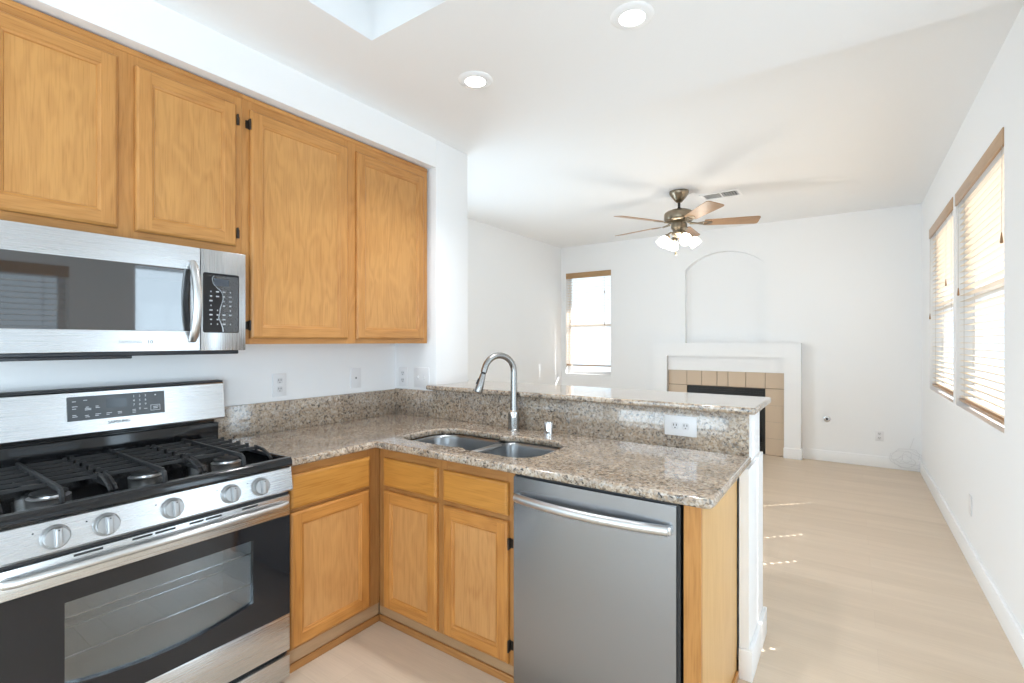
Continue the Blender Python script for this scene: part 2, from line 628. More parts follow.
# fireplace wall: window, arched niche, firebox opening
W4 = (-1.114, -0.352, 0.905, 2.485)
NX0, NX1 = 0.73, 1.723
me = sheet([(XF - TH, 0), (0.77, 0), (0.77, 0.82), (1.722, 0.82), (1.722, 0), (XR + TH, 0), (XR + TH, ZL), (XF - TH, ZL)],
           [rect(W4), arch(NX0, NX1, 1.36, 2.39, 2.60)], TH)
struct('wall_back', MB().mesh(me, frame((0, YB + TH, 0), (1, 0, 0), (0, 0, 1))), WHITE, False)
struct('wall_niche', MB().box(NX0 - 0.05, NX1 + 0.05, YB + 0.10, YB + 0.14, 1.2, 2.66), WHITE, False)

# half-height wall under the breakfast bar
struct('wall_pony', MB().box(0.37, 2.236, YS0, 2.637, 0, 1.0975).box(2.2135, 2.2505, 2.24, 2.637, 0, 0.877), WHITE, False)

# baseboards
BBH, BBT = 0.125, 0.016


def bb(name, *boxes):
    m = MB()
    for b in boxes: m.box(*b, 0.003)
    struct(name, m, TRIM)


bb('baseboard_right', (XR - BBT, XR, WD[1] + 0.03, YB, 0, BBH), (XR - BBT, XR, WG[1] + 0.03, WD[0] - 0.03, 0, BBH))
bb('baseboard_back', (2.113, XR - BBT, YB - BBT, YB, 0, BBH), (XF + BBT, 0.323, YB - BBT, YB, 0, BBH))
bb('baseboard_living_left', (XF, XF + BBT, WE[1] + 0.02, YB, 0, BBH))
bb('baseboard_pony', (2.2135, 2.2505 + BBT, 2.24 - BBT, 2.24, 0, BBH), (2.2505, 2.2505 + BBT, 2.24, 2.637 + BBT, 0, BBH), (0.0, 2.2505, 2.637, 2.637 + BBT, 0, BBH))


def window(n, M, w, h, mid=None, slide=False):
    """vinyl window in the opening: local u along the wall, v up, w outward; plane w = 0.10..0.14"""
    m = MB(M)
    f = 0.045
    m.box(0, w, 0, f, 0.095, 0.14, 0.004); m.box(0, w, h - f, h, 0.095, 0.14, 0.004)
    m.box(0, f, f, h - f, 0.095, 0.14, 0.004); m.box(w - f, w, f, h - f, 0.095, 0.14, 0.004)
    if mid: m.box(f, w - f, mid - 0.022, mid + 0.022, 0.098, 0.137, 0.004)
    if slide: m.box(w / 2 - 0.03, w / 2 + 0.03, f, h - f, 0.098, 0.137, 0.004)
    o = struct('window_%d' % n, m, VINYL)
    g = struct('window_glass', MB(M).box(f, w - f, f, h - f, 0.115, 0.119), GLASS, False, o)
    return o


def MR(a):  # frame on the right wall, u = +y, v = +z, w = +x
    return frame((XR, a[0], a[2]), (0, 1, 0), (0, 0, 1))


window(1, MR(W1), W1[1] - W1[0], W1[3] - W1[2], 0.78)
window(2, MR(W2), W2[1] - W2[0], W2[3] - W2[2], 0.78)
window(3, MR(W3), W3[1] - W3[0], W3[3] - W3[2], 0.52)
window(6, MR(WD), WD[1] - WD[0], WD[3] - WD[2])
window(8, MR(WG), WG[1] - WG[0], WG[3] - WG[2], None, True)  # glazing of the added kitchen door opening
MBK = frame((W4[1], YB, W4[2]), (-1, 0, 0), (0, 0, 1))   # u = -x, v = +z, w = +y
window(4, MBK, W4[1] - W4[0], W4[3] - W4[2], 0.755)
MRE = frame((PD[0], YF, PD[2]), (1, 0, 0), (0, 0, 1))     # w = -y
window(5, MRE, PD[1] - PD[0], PD[3] - PD[2], None, True)  # glazing of the added rear opening

struct('added_sun_block', MB().box(XR + TH + 0.01, XR + TH + 3.0, -2.6, 3.6, 2.30, 2.42), TRIM, False)  # unseen slab added outside to keep direct sun off the glazed doors
for a in (W1, W2, W3, WD, WG):
    portal((XR + TH + 0.02, (a[0] + a[1]) / 2, (a[2] + a[3]) / 2), (PI / 2, 0, PI / 2), a[1] - a[0], a[3] - a[2])
window(7, frame((XF, WE[1], WE[2]), (0, -1, 0), (0, 0, 1)), WE[1] - WE[0], WE[3] - WE[2], None, True)  # glazing of the added opening past the stub wall
portal((XF - TH - 0.02, (WE[0] + WE[1]) / 2, 1.07), (PI / 2, 0, -PI / 2), WE[1] - WE[0], WE[3] - WE[2])
portal(((W4[0] + W4[1]) / 2, YB + TH + 0.02, (W4[2] + W4[3]) / 2), (-PI / 2, 0, 0), W4[1] - W4[0], W4[3] - W4[2])
portal(((PD[0] + PD[1]) / 2, YF - TH - 0.02, (PD[2] + PD[3]) / 2), (PI / 2, 0, 0), PD[1] - PD[0], PD[3])

# ------------------------------------------------------------------ blinds


def blind(label, M, w, h, cords, bottom, vmat, tassels, outside=True, stack=0.0, world_loc=(0, 0, 0), cw=0.045):
    """local u along the wall, v up from the sill, w outward from the wall face"""
    t = thing('window_blind', label, 'blind', world_loc, 'faux wood window blinds')
    m = MB(M)
    m.box(0.001, w - 0.001, h - 0.088, h - 0.001, -0.006, 0.008, 0.003)
    obj('valance', m, vmat, t)
    obj('head_rail', MB(M).box(0.01, w - 0.01, h - 0.06, h - 0.004, cw - 0.028, cw + 0.028, 0.002), VINYL, t)
    m = MB(M)
    pitch = 0.0425; sw = 0.025; tk = 0.0014
    v = bottom + 0.035
    u0, u1 = 0.004, w - 0.004
    hw = 0.009
    while v < h - 0.075:
        cuts = sorted(cords)
        prev = u0
        segs = []
        for c in cuts:
            segs.append((prev, c - hw, False)); segs.append((c - hw, c + hw, True)); prev = c + hw
        segs.append((prev, u1, False))
        prof = [(-sw, -0.0012), (-0.011, 0.0008), (0.011, 0.0008), (sw, -0.0012)]
        for a, b_, hole in segs:
            spans = [(0, 1), (2, 3)] if hole else [(0, 1), (1, 2), (2, 3)]
            for i, j in spans:
                (w0, z0), (w1, z1) = prof[i], prof[j]
                m.prism([(cw + w0, v + z0), (cw + w1, v + z1), (cw + w1, v + z1 + tk * 1.6), (cw + w0, v + z0 + tk * 1.6)],
                        lambda p, q, s: (s, q, p), a, b_)
        v += pitch
    obj('slats', m, SLAT, t, True, 25)
    obj('bottom_rail', MB(M).box(u0, u1, bottom, bottom + 0.018, cw - 0.026, cw + 0.026, 0.003), vmat, t)
    for c in cords:
        m = MB(M)
        for s in (-0.027, 0.027):
            m.tube([(c - 0.012, bottom + 0.01, cw + s), (c - 0.012, h - 0.06, cw + s)], 0.0011, 5)
        obj('ladder_cord', m, CORD, t)
    for (u, v0) in tassels:
        m = MB(M)
        m.tube([(u, v0, -0.006), (u, h - 0.07, -0.004)], 0.0012, 5)
        m.tube([(u, v0 + 0.005, -0.006), (u, v0 - 0.012, -0.006), (u, v0 - 0.045, -0.006), (u, v0 - 0.05, -0.006)], [0.002, 0.004, 0.007, 0.004], 10, 1)
        obj('pull_cord', m, [CORD, TASS], t)
    return t


blind('white slatted blind with tan valance on the right wall, nearer the fireplace wall', MR(W1), W1[1] - W1[0], W1[3] - W1[2],
      (0.24, 1.10), 0.035, VAL, [(0.30, 0.95), (1.25, 0.72)], world_loc=(XR, (W1[0] + W1[1]) / 2, W1[2]))
blind('white slatted blind with tan valance on the right wall, nearer the kitchen', MR(W2), W2[1] - W2[0], W2[3] - W2[2],
      (0.10, 1.19), 0.03, VAL, [(1.22, 0.83), (0.02, 1.0)], world_loc=(XR, (W2[0] + W2[1]) / 2, W2[2]))
blind('narrow white slatted blind raised off the sill on the fireplace wall', MBK, W4[1] - W4[0], W4[3] - W4[2],
      (0.15, 0.62), 0.125, VALX, [(0.10, 1.28), (0.10, 0.80), (0.67, 0.85)], world_loc=((W4[0] + W4[1]) / 2, YB, W4[2]))
b3 = blind('white slatted blind in the window beside the kitchen', MR(W3), W3[1] - W3[0], W3[3] - W3[2],
           (0.15, 0.95), 0.03, VAL, [], world_loc=(XR, (W3[0] + W3[1]) / 2, W3[2]))

# ------------------------------------------------------------------ fireplace
FX0, FX1, FY = 0.325, 2.111, 6.75
fp = thing('fireplace', 'white fireplace surround with beige tile and black firebox below the arched niche', 'fireplace', (1.22, FY, 0))
m = MB()
me = sheet([(FX0, 0), (0.52, 0), (0.52, 1.215), (1.934, 1.215), (1.934, 0), (FX1, 0), (FX1, 1.39), (FX0, 1.39)], [], YB - FY)
m.mesh(me, frame((0, YB - 0.001, 0), (1, 0, 0), (0, 0, 1)))
obj('mantel_surround', m, TRIM, fp, False)
obj('header_board', MB().box(0.52, 1.934, 6.80, YB - 0.002, 1.022, 1.215), TRIM, fp, False)
m = MB()
me = sheet([(0.52, 0), (0.77, 0), (0.77, 0.82), (1.722, 0.82), (1.722, 0), (1.934, 0), (1.934, 1.022), (0.52, 1.022)], [], 0.03)
m.mesh(me, frame((0, 6.85, 0), (1, 0, 0), (0, 0, 1)), 1)
g = 0.007
xs = [0.522, 0.77, 0.962, 1.155, 1.29, 1.50, 1.722, 1.932]
for a, b_ in zip(xs, xs[1:]): m.box(a + g / 2, b_ - g / 2, 6.812, 6.83, 0.822 + g, 1.02, 0.0015)
for k in range(4):
    z0, z1 = 0.82 * k / 4 + 0.003, 0.82 * (k + 1) / 4
    m.box(0.522, 0.768, 6.812, 6.83, z0, z1, 0.0015); m.box(1.724, 1.932, 6.812, 6.83, z0, z1, 0.0015)
obj('tile_surround', m, [TILE, GROUT], fp, False)
m = MB()
m.box(0.78, 1.712, YB + 0.55, YB + 0.57, 0.005, 0.81); m.box(0.774, 0.79, 6.84, YB + 0.57, 0.005, 0.81); m.box(1.702, 1.718, 6.84, YB + 0.57, 0.005, 0.81)
m.box(0.774, 1.718, 6.84, YB + 0.57, 0.80, 0.816); m.box(0.774, 1.718, 6.84, YB + 0.57, 0.003, 0.02)
m.box(0.774, 1.718, 6.832, 6.85, 0.66, 0.816, 0.002); m.box(0.774, 1.718, 6.832, 6.85, 0.003, 0.14, 0.002)
for k in range(4): m.box(0.80, 1.69, 6.826, 6.834, 0.69 + k * 0.028, 0.70 + k * 0.028); m.box(0.80, 1.69, 6.826, 6.834, 0.03 + k * 0.025, 0.04 + k * 0.025)
m.box(0.774, 0.81, 6.832, 6.85, 0.14, 0.66, 0.002); m.box(1.682, 1.718, 6.832, 6.85, 0.14, 0.66, 0.002)
obj('firebox', m, FIRE, fp, False)
m = MB()
for k in range(3):
    m.tube([(0.95 + 0.02 * k, YB + 0.2 + k * 0.08, 0.12 + 0.02 * k), (1.5 - 0.03 * k, YB + 0.22 + k * 0.07, 0.13 + 0.02 * k)], 0.045, 10)
obj('logs', m, IRON, fp)
for x0, x1, xs in ((FX0 - 0.012, 0.526, FX0 - 0.012), (1.928, FX1 + 0.012, FX1)):
    m = MB().box(x0, x1, FY - 0.014, FY - 0.0002, 0, 0.125, 0.003).box(xs, xs + 0.012, FY - 0.003, YB - 0.001, 0, 0.125, 0.002)
    obj('base_trim', m, TRIM, fp)

# ------------------------------------------------------------------ cabinets


def door_mb(M, w, h, t=0.02, fr=0.052, flat=False):
    """overlay door, local u right, v up, w out of the face (0..t); slots: 0 upright grain, 1 level grain"""
    m = MB(M)
    b = m.bm

    def lp(i, d): return [(i, i, d), (w - i, i, d), (w - i, h - i, d), (i, h - i, d)]
    if flat:
        loops = [lp(0, 0), lp(0, t - 0.008), lp(0.004, t - 0.003), lp(0.012, t)]
        R = [[b.verts.new(p) for p in l] for l in loops]
        for A, B in zip(R, R[1:]):
            for k in range(4): b.faces.new((A[k], A[(k + 1) % 4], B[(k + 1) % 4], B[k]))
        b.faces.new(R[-1]); b.faces.new(R[0][::-1])
        m._done([v for r in R for v in r])
        for f in b.faces: f.material_index = 1
        return m
    outer = [lp(0, 0), lp(0, t - 0.009), lp(0.003, t - 0.0045), lp(0.010, t)]
    inner = [lp(fr, t), lp(fr + 0.003, t - 0.003), lp(fr + 0.010, t - 0.0055), lp(fr + 0.013, t - 0.0105)]
    RO = [[b.verts.new(p) for p in l] for l in outer]
    RI = [[b.verts.new(p) for p in l] for l in inner]
    for R in (RO, RI):
        for A, B in zip(R, R[1:]):
            for k in range(4):
                f = b.faces.new((A[k], A[(k + 1) % 4], B[(k + 1) % 4], B[k]))
                f.material_index = 1 if k in (0, 2) else 0
    b.faces.new(RI[-1]).material_index = 2
    b.faces.new(RO[0][::-1])
    o, i = RO[-1], RI[0]
    e = 0.010
    # stiles run full height, rails between them
    bl = b.verts.new((fr, e, t)); br = b.verts.new((w - fr, e, t)); tl = b.verts.new((fr, h - e, t)); tr = b.verts.new((w - fr, h - e, t))
    b.faces.new((o[0], bl, i[0], i[3], tl, o[3]))
    b.faces.new((br, o[1], o[2], tr, i[2], i[1]))
    f1 = b.faces.new((bl, br, i[1], i[0])); f1.material_index = 1
    f2 = b.faces.new((i[3], i[2], tr, tl)); f2.material_index = 1
    m._done([v for r in RO + RI for v in r] + [bl, br, tl, tr])
    return m


def hinge(M, u, v, par, side=1):
    m = MB(M)
    m.box(u - 0.004, u + 0.004, v - 0.022, v + 0.022, 0.002, 0.020, 0.0015)
    m.cyl((u, v - 0.024, 0.018), (u, v + 0.024, 0.018), 0.0036, seg=10)
    m.box(min(u, u + side * 0.014), max(u, u + side * 0.014), v - 0.018, v + 0.018, 0.0005, 0.004)
    obj('hinge', m, BRONZE, par)


def FXp(x, y, z):   # frame on a face looking +x : u = +y, v = +z
    return frame((x, y, z), (0, 1, 0), (0, 0, 1))


def FYm(x, y, z):   # frame on a face looking -y : u = +x, v = +z
    return frame((x, y, z), (1, 0, 0), (0, 0, 1))


UXF = 0.315    # face of the wall cabinets (door backs)


def wall_cabinet(label, y0, y1, z0, z1, doors, hinges, end_right=False, crown=False):
    t = thing('wall_cabinet', label, 'cabinet', (XL, (y0 + y1) / 2, z0), 'honey oak wall cabinets')
    m = MB()
    m.box(XL + 0.001, UXF - 0.019, y0, y0 + 0.015, z0, z1); m.box(XL + 0.001, UXF - 0.019, y1 - 0.015, y1, z0, z1)
    m.box(XL + 0.001, UXF - 0.019, y0, y1, z0 + 0.012, z0 + 0.026, 0, 1); m.box(XL + 0.001, UXF - 0.019, y0, y1, z1 - 0.02, z1, 0, 1)
    m.box(XL + 0.001, XL + 0.008, y0, y1, z0, z1)
    obj('carcass', m, [OAKZ, OAKY], t, False)
    m = MB()
    st = 0.045
    ys = [y0] + [v for d in doors for v in (d[0] + 0.012, d[1] - 0.012)] + [y1]
    for a, b_ in zip(ys[::2], ys[1::2]): m.box(UXF - 0.019, UXF, a, b_, z0, z1)
    for a, b_ in zip(ys[1::2], ys[2::2]):
        m.box(UXF - 0.019, UXF, a, b_, z0, doors[0][2] + 0.012, 0, 1); m.box(UXF - 0.019, UXF, a, b_, doors[0][3] - 0.012, z1, 0, 1)
    obj('face_frame', m, [OAKZ, OAKY], t, False)
    if crown:
        m = MB().box(UXF - 0.002, UXF + 0.004, y0, y1, z1 - 0.020, z1 + 0.001, 0.0015, 0)
        obj('top_moulding', m, OAKY, t)
    for k, (a, b_, c, d) in enumerate(doors):
        M = FXp(UXF + 0.0005, a, c)
        dd = obj('door', door_mb(M, b_ - a, d - c), [OAKZ, OAKY, PAN], t, True, 20)
        for hk, side in hinges:
            if hk == k:
                u = -0.004 if side < 0 else (b_ - a) + 0.004
                hinge(M, u, 0.06, dd, side); hinge(M, u, d - c - 0.07, dd, side)
    return t


wall_cabinet('short oak wall cabinet with two doors mounted above the microwave', 0.265, 1.134, 1.80, 2.538,
             [(0.305, 0.672, 1.838, 2.487), (0.727, 1.105, 1.838, 2.479)], [(1, 1)], crown=True)
wall_cabinet('tall oak wall cabinet with two doors at the corner above the granite counter', 1.135, 2.322, 1.398, 2.538,
             [(1.168, 1.698, 1.424, 2.478), (1.757, 2.279, 1.424, 2.475)], [(0, -1)], crown=True)

# base cabinet between the range and the corner
LX = 0.637
t = thing('base_cabinet', 'oak base cabinet with one drawer over one door between the range and the inside corner', 'cabinet', (0.3, 1.4, 0), 'honey oak base cabinets')
m = MB()
m.box(XL + 0.001, LX - 0.019, 1.150, 1.166, 0.0, 0.878); m.box(XL + 0.001, XL + 0.008, 1.166, 2.34, 0.09, 0.878)
m.box(XL + 0.001, LX - 0.019, 1.166, 2.34, 0.09, 0.105, 0, 1)
m.box(XL + 0.001, 0.62, 2.325, 2.34, 0.09, 0.878)
obj('carcass', m, [OAKZ, OAKY], t, False)
m = MB()
m.box(LX - 0.019, LX, 1.150, 1.19, 0.09, 0.878); m.box(LX - 0.019, LX, 1.575, 1.6555, 0.09, 0.878)
m.box(LX - 0.019, LX, 1.19, 1.575, 0.83, 0.878, 0, 1); m.box(LX - 0.019, LX, 1.19, 1.575, 0.67, 0.71, 0, 1); m.box(LX - 0.019, LX, 1.19, 1.575, 0.09, 0.125, 0, 1)
obj('face_frame', m, [FRZ, FRY], t, False)
obj('drawer', door_mb(FXp(LX + 0.0005, 1.168, 0.697), 0.416, 0.146, flat=True), [OAKD, OAKD], t, True, 20)
obj('door', door_mb(FXp(LX + 0.0005, 1.168, 0.102), 0.416, 0.580), [LOWZ, LOWY, LPAN], t, True, 20)
obj('toe_kick', MB().box(LX - 0.02, LX - 0.004, 1.150, 1.655, 0.0, 0.0895), OAKK, t, False, label='greyish worn toe board')
obj('shoe_moulding', MB().box(LX - 0.004, LX + 0.008, 1.150, 1.652, 0.0, 0.034, 0.003), FRY, t)

# sink base cabinet
SY = 1.657
t = thing('sink_cabinet', 'oak sink base cabinet with two false drawers over two doors beside the dishwasher', 'cabinet', (1.06, 1.95, 0), 'honey oak base cabinets')
m = MB()
m.box(0.662, 0.676, SY + 0.019, 2.325, 0.09, 0.70); m.box(1.454, 1.469, SY + 0.019, 2.325, 0.0, 0.69)
m.box(0.676, 1.454, SY + 0.019, 2.325, 0.09, 0.105, 0, 1); m.box(0.676, 1.454, 2.318, 2.325, 0.105, 0.68)
obj('carcass', m, [OAKZ, OAKX], t, False)
m = MB()
m.box(0.6375, 0.70, SY, SY + 0.019, 0.075, 0.878); m.box(1.03, 1.10, SY, SY + 0.019, 0.075, 0.878); m.box(1.425, 1.471, SY, SY + 0.019, 0.075, 0.878)
for a, b_ in ((0.70, 1.03), (1.10, 1.425)):
    m.box(a, b_, SY, SY + 0.019, 0.825, 0.878, 0, 1); m.box(a, b_, SY, SY + 0.019, 0.655, 0.705, 0, 1); m.box(a, b_, SY, SY + 0.019, 0.075, 0.11, 0, 1)
obj('face_frame', m, [FRZ, FRX], t, False)
for k, (a, b_) in enumerate(((0.684, 1.045), (1.085, 1.443))):
    obj('drawer_front', door_mb(FYm(a, SY - 0.0005, 0.694), b_ - a, 0.136, flat=True), [OAKDX, OAKDX], t, True, 20)
    M = FYm(a, SY - 0.0005, 0.085)
    dd = obj('door', door_mb(M, b_ - a, 0.584), [LOWZ, LOWX, LPAN], t, True, 20)
    if k == 1:
        hinge(M, b_ - a + 0.004, 0.075, dd, 1); hinge(M, b_ - a + 0.004, 0.495, dd, 1)
obj('toe_kick', MB().box(0.6335, 1.471, SY + 0.004, SY + 0.02, 0.0, 0.0745), oak('oak_toe_board_across', 0, (0.42, 0.26, 0.14), (0.30, 0.18, 0.09), 4.0), t, False, label='greyish worn toe board')
obj('shoe_moulding', MB().box(0.646, 1.471, SY - 0.009, SY + 0.004, 0.0, 0.034, 0.003), FRX, t)

# end panel of the peninsula
t = thing('end_panel', 'pale oak end panel and stile closing the peninsula to the right of the dishwasher', 'panel', (2.19, 1.99, 0))
obj('side_panel', MB().box(2.19, 2.205, SY - 0.0, 2.238, 0.0, 0.878), OAKP, t, False, label='pale oak veneer sheet')
obj('stile', MB().box(2.150, 2.205, SY - 0.019, SY - 0.0005, 0.0, 0.878, 0.001), OAKZ, t, False)
m = MB()
m.box(2.2052, 2.2155, SY - 0.019, 2.222, 0.0, 0.034, 0.003)
obj('shoe_moulding', m, OAKY, t)

# ------------------------------------------------------------------ countertop
CZ0, CZ1 = 0.8795, 0.914
ct = thing('countertop', 'speckled tan granite countertop running from the range around the corner to the peninsula end', 'countertop', (1.1, 1.97, CZ0))
outer = [(0.0, 1.146), (0.662, 1.146), (0.662, 1.612)]
for k in range(7):
    a = math.radians(-90 + 90 * k / 6)
    outer.append((2.246 - 0.035 + 0.035 * math.cos(a), 1.612 + 0.035 + 0.035 * math.sin(a)))
outer += [(2.246, 2.330), (0.0, 2.330)]
S1 = (0.662, 1.083, 1.742, 2.120)
S2 = (1.112, 1.487, 1.730, 2.130)
# one cut-out with two lobes
L1 = rrect(*S1, [0.05, 0.06, 0.13, 0.11], 8)
L2 = rrect(*S2, [0.11, 0.13, 0.06, 0.05], 8)
n = 9
cut = L2[0:n] + L2[n:2 * n] + L2[2 * n:3 * n - 3] + L1[n + 3:2 * n] + L1[2 * n:3 * n] + L1[3 * n:4 * n] + L1[0:n - 3] + L2[3 * n + 3:4 * n]
m = MB().mesh(sheet(outer, [cut[::-1]], CZ1 - CZ0, 0.011, 4), Matrix.Translation((0, 0, CZ0)))
obj('counter_slab', m, GRAN, ct, True, 50)
m = MB()
m.box(XL + 0.0005, -0.0002, 1.150, YS0 - 0.0005, CZ1 - 0.03, 1.080, 0.002)
m.box(0.0, 0.356, 2.3302, YS0 - 0.0005, CZ1 - 0.03, 1.086, 0.002)
m.box(0.356, 2.236, 2.3302, YS0 - 0.0005, CZ1 - 0.03, 1.0975, 0.001)
obj('backsplash', m, GRAN, ct)

m = MB().mesh(sheet(rrect(0.345, 2.270, 2.283, 2.79, [0.02, 0.02, 0.0001, 0.0001], 5)[:12] + [(-0.015, 2.79), (-0.015, 2.6755), (0.372, 2.6755), (0.372, 2.3485), (0.345, 2.3485), (0.345, 2.283)],
                    [], 0.030, 0.010, 4), Matrix.Translation((0, 0, 1.098)))
tag(obj('bar_top', m, GRAN, None, True, 50, loc=(1.3, 2.5, 1.098)), 'raised granite bar top lying along the half wall behind the sink', 'countertop')

# ------------------------------------------------------------------ sink, faucet, air gap
sk = thing('kitchen_sink', 'stainless steel double bowl sink set under the granite counter', 'sink', (1.07, 1.92, 0.70))


def bowl(S, r, flip):
    m = MB()
    x0, x1, y0, y1 = S

    def lp(i, z, rs): return [(x, y, z) for x, y in rrect(x0 + i, x1 - i, y0 + i, y1 - i, rs, 8)]
    a = [q for q in r]
    loops = [lp(-0.012, 0.874, [q + 0.012 for q in a]), lp(-0.004, 0.8785, a), lp(0.002, 0.8765, a), lp(0.006, 0.86, a), lp(0.016, 0.74, [max(q - 0.01, .03) for q in a]),
             lp(0.030, 0.712, [max(q - 0.015, .03) for q in a]), lp(0.06, 0.703, [max(q - 0.03, .03) for q in a])]
    m.loft(loops, 0, False, True)
    return m


for S, r in ((S1, [0.05, 0.06, 0.13, 0.11]), (S2, [0.11, 0.13, 0.06, 0.05])):
    o = obj('bowl', bowl(S, r, 0), SINKST, sk, True, 60)
    cx, cy = (S[0] + S[1]) / 2, (S[2] + S[3]) / 2 + 0.02
    d = MB().lathe([(0.045, 0.7035), (0.044, 0.7065), (0.036, 0.7055), (0.034, 0.702), (0.012, 0.7025), (0.001, 0.705)], (cx, cy, 0), None, 24)
    obj('drain', d, CHROME, o)
m = MB().box(1.078, 1.118, 1.79, 2.05, 0.868, 0.8785, 0.003)
obj('divider', m, SATIN, sk)

FX, FYY = 1.047, 2.262
fa = thing('faucet', 'brushed nickel pull-down kitchen faucet with a high arc behind the sink', 'faucet', (FX, FYY, CZ1))
m = MB()
m.lathe([(0.035, CZ1 + 0.0003), (0.035, CZ1 + 0.006), (0.032, CZ1 + 0.010), (0.0315, CZ1 + 0.075), (0.031, CZ1 + 0.095), (0.022, CZ1 + 0.105)], (FX, FYY, 0), None, 28)
obj('body', m, NICKEL, fa)
D = Vector((-0.423, -0.906, 0)).normalized()
P = Vector((FX, FYY, 0))
m = MB()
pts = [P + Vector((0, 0, 1.0)), P + Vector((0, 0, 1.06)), P + Vector((0, 0, 1.15)), P + Vector((0, 0, 1.238))]
R = 0.093
for k in range(1, 17):
    a = PI * k / 16 * 0.93
    pts.append(P + D * (R - R * math.cos(a)) + Vector((0, 0, 1.240 + R * math.sin(a))))
pts.append(pts[-1] + (pts[-1] - pts[-2]).normalized() * 0.018)
rs = [0.022, 0.020, 0.0185, 0.018] + [0.0175] * 17
m.tube(pts, rs, 20)
obj('spout', m, NICKEL, fa)
m = MB()
e = pts[-1]; dn = (pts[-1] - pts[-2]).normalized()
m.tube([e, e + dn * 0.010], 0.0138, 20, 1)
m.tube([e + dn * 0.010, e + dn * 0.02, e + dn * 0.06, e + dn * 0.105, e + dn * 0.112], [0.0155, 0.0165, 0.020, 0.0235, 0.021], 20)
m.tube([e + dn * 0.112, e + dn * 0.1135], 0.017, 20, 1)
obj('spray_head', m, [NICKEL, BLACKP], fa)
sd = D.cross(Vector((0, 0, 1)))
obj('spray_button', MB().tube([e + dn * 0.035 + D * 0.0175, e + dn * 0.065 + D * 0.0205], [0.006, 0.0075], 10), BLACKP, fa)
m = MB()
q = Vector((0.55, -0.83, 0)).normalized()
m.tube([P + Vector((0, 0, 1.008)) - q * 0.022, P + Vector((0, 0, 1.030)) - q * 0.0, P + Vector((0, 0, 1.012)) + q * 0.020, P + Vector((0, 0, 0.985)) + q * 0.030],
       [0.010, 0.022, 0.022, 0.012], 16, flat=0.55)
obj('lever', m, CHROME, fa)
m = MB().lathe([(0.026, CZ1 + 0.0003), (0.026, CZ1 + 0.004), (0.024, CZ1 + 0.006), (0.024, CZ1 + 0.068), (0.021, CZ1 + 0.075), (0.001, CZ1 + 0.076)], (1.288, 2.235, 0), None, 24)
tag(obj('air_gap', m, CHROME, None, loc=(1.288, 2.235, CZ1)), 'short chrome air gap cap standing on the counter right of the faucet', 'air gap')

# ------------------------------------------------------------------ dishwasher
DX0, DX1, DY = 1.4765, 2.1385, 1.636
dw = thing('dishwasher', 'stainless steel dishwasher with a bowed bar handle under the granite peninsula', 'dishwasher', (1.807, 1.95, 0))
obj('tub', MB().box(DX0 + 0.030, DX1 - 0.004, DY + 0.045, 2.31, 0.09, 0.862), BLACKP, dw, False)
m = MB()
prof = [(0.0, 0.125), (0.0, 0.845)]
nn = 14
lo = []
for k in range(nn + 1):
    u = k / nn
    bow = 0.010 * (1 - (2 * u - 1) ** 2)
    lo.append((DX0 + (DX1 - 0.012 - DX0) * u, DY - bow))
loops = [[(x, DY + 0.04, z) for x, y in lo] if False else None for z in ()]
A = lo + [(lo[-1][0], DY + 0.04), (lo[0][0], DY + 0.04)]
m.prism(A, lambda u, v, w: (u, v, w), 0.025, 0.866)
bmesh.ops.bevel(m.bm, geom=[e_ for e_ in m.bm.edges if abs(e_.verts[0].co.z - e_.verts[1].co.z) < 1e-6 and e_.verts[0].co.y < DY + 0.03 and e_.verts[1].co.y < DY + 0.03],
                offset=0.004, segments=2, affect='EDGES')
obj('front_panel', m, DWST, dw, True, 40)
m = MB()
hp = []
for k in range(17):
    u = k / 16
    hp.append((DX0 + 0.022 + (DX1 - DX0 - 0.056) * u, DY - 0.018 - 0.036 * (1 - (2 * u - 1) ** 2) , 0.785))
m.tube(hp, 0.0155, 14, flat=1.15)
for p in (hp[0], hp[-1]): m.box(p[0] - 0.010, p[0] + 0.010, p[1], DY + 0.001, p[2] - 0.014, p[2] + 0.014, 0.003)
obj('handle', m, SATIN, dw, True, 50)
obj('control_strip', MB().box(DX0 + 0.004, DX1 - 0.004, DY + 0.006, DY + 0.04, 0.8665, 0.874), BLACKP, dw, False)
obj('edge_gap_fill', MB().box(DX1 - 0.0115, DX1, DY + 0.008, DY + 0.044, 0.025, 0.866), BLACKP, dw, False)  # black strip standing in for the dark gap beside the end stile
obj('toe_panel', MB().box(DX0, DX1, DY + 0.06, DY + 0.075, 0.003, 0.10), BLACKP, dw, False)

# ------------------------------------------------------------------ range
RY0, RY1 = 0.283, 1.140
rg = thing('gas_range', 'stainless steel gas range with black cooktop and five knobs below the microwave', 'range', (0.36, 0.71, 0))
RX = 0.70
m = MB()
m.box(0.02, 0.655, RY0 + 0.003, RY0 + 0.02, 0.02, 0.90); m.box(0.02, 0.655, RY1 - 0.02, RY1 - 0.003, 0.02, 0.90)
m.box(0.02, 0.04, RY0 + 0.02, RY1 - 0.02, 0.02, 0.90); m.box(0.04, 0.655, RY0 + 0.02, RY1 - 0.02, 0.02, 0.06)
m.box(0.60, 0.655, RY0 + 0.02, RY1 - 0.02, 0.76, 0.90)
for yy in (RY0 + 0.05, RY1 - 0.05):
    for xx in (0.08, 0.60): m.cyl((xx, yy, 0.0), (xx, yy, 0.021), 0.018, seg=12)
obj('cabinet_body', m, BLACKP, rg, False)
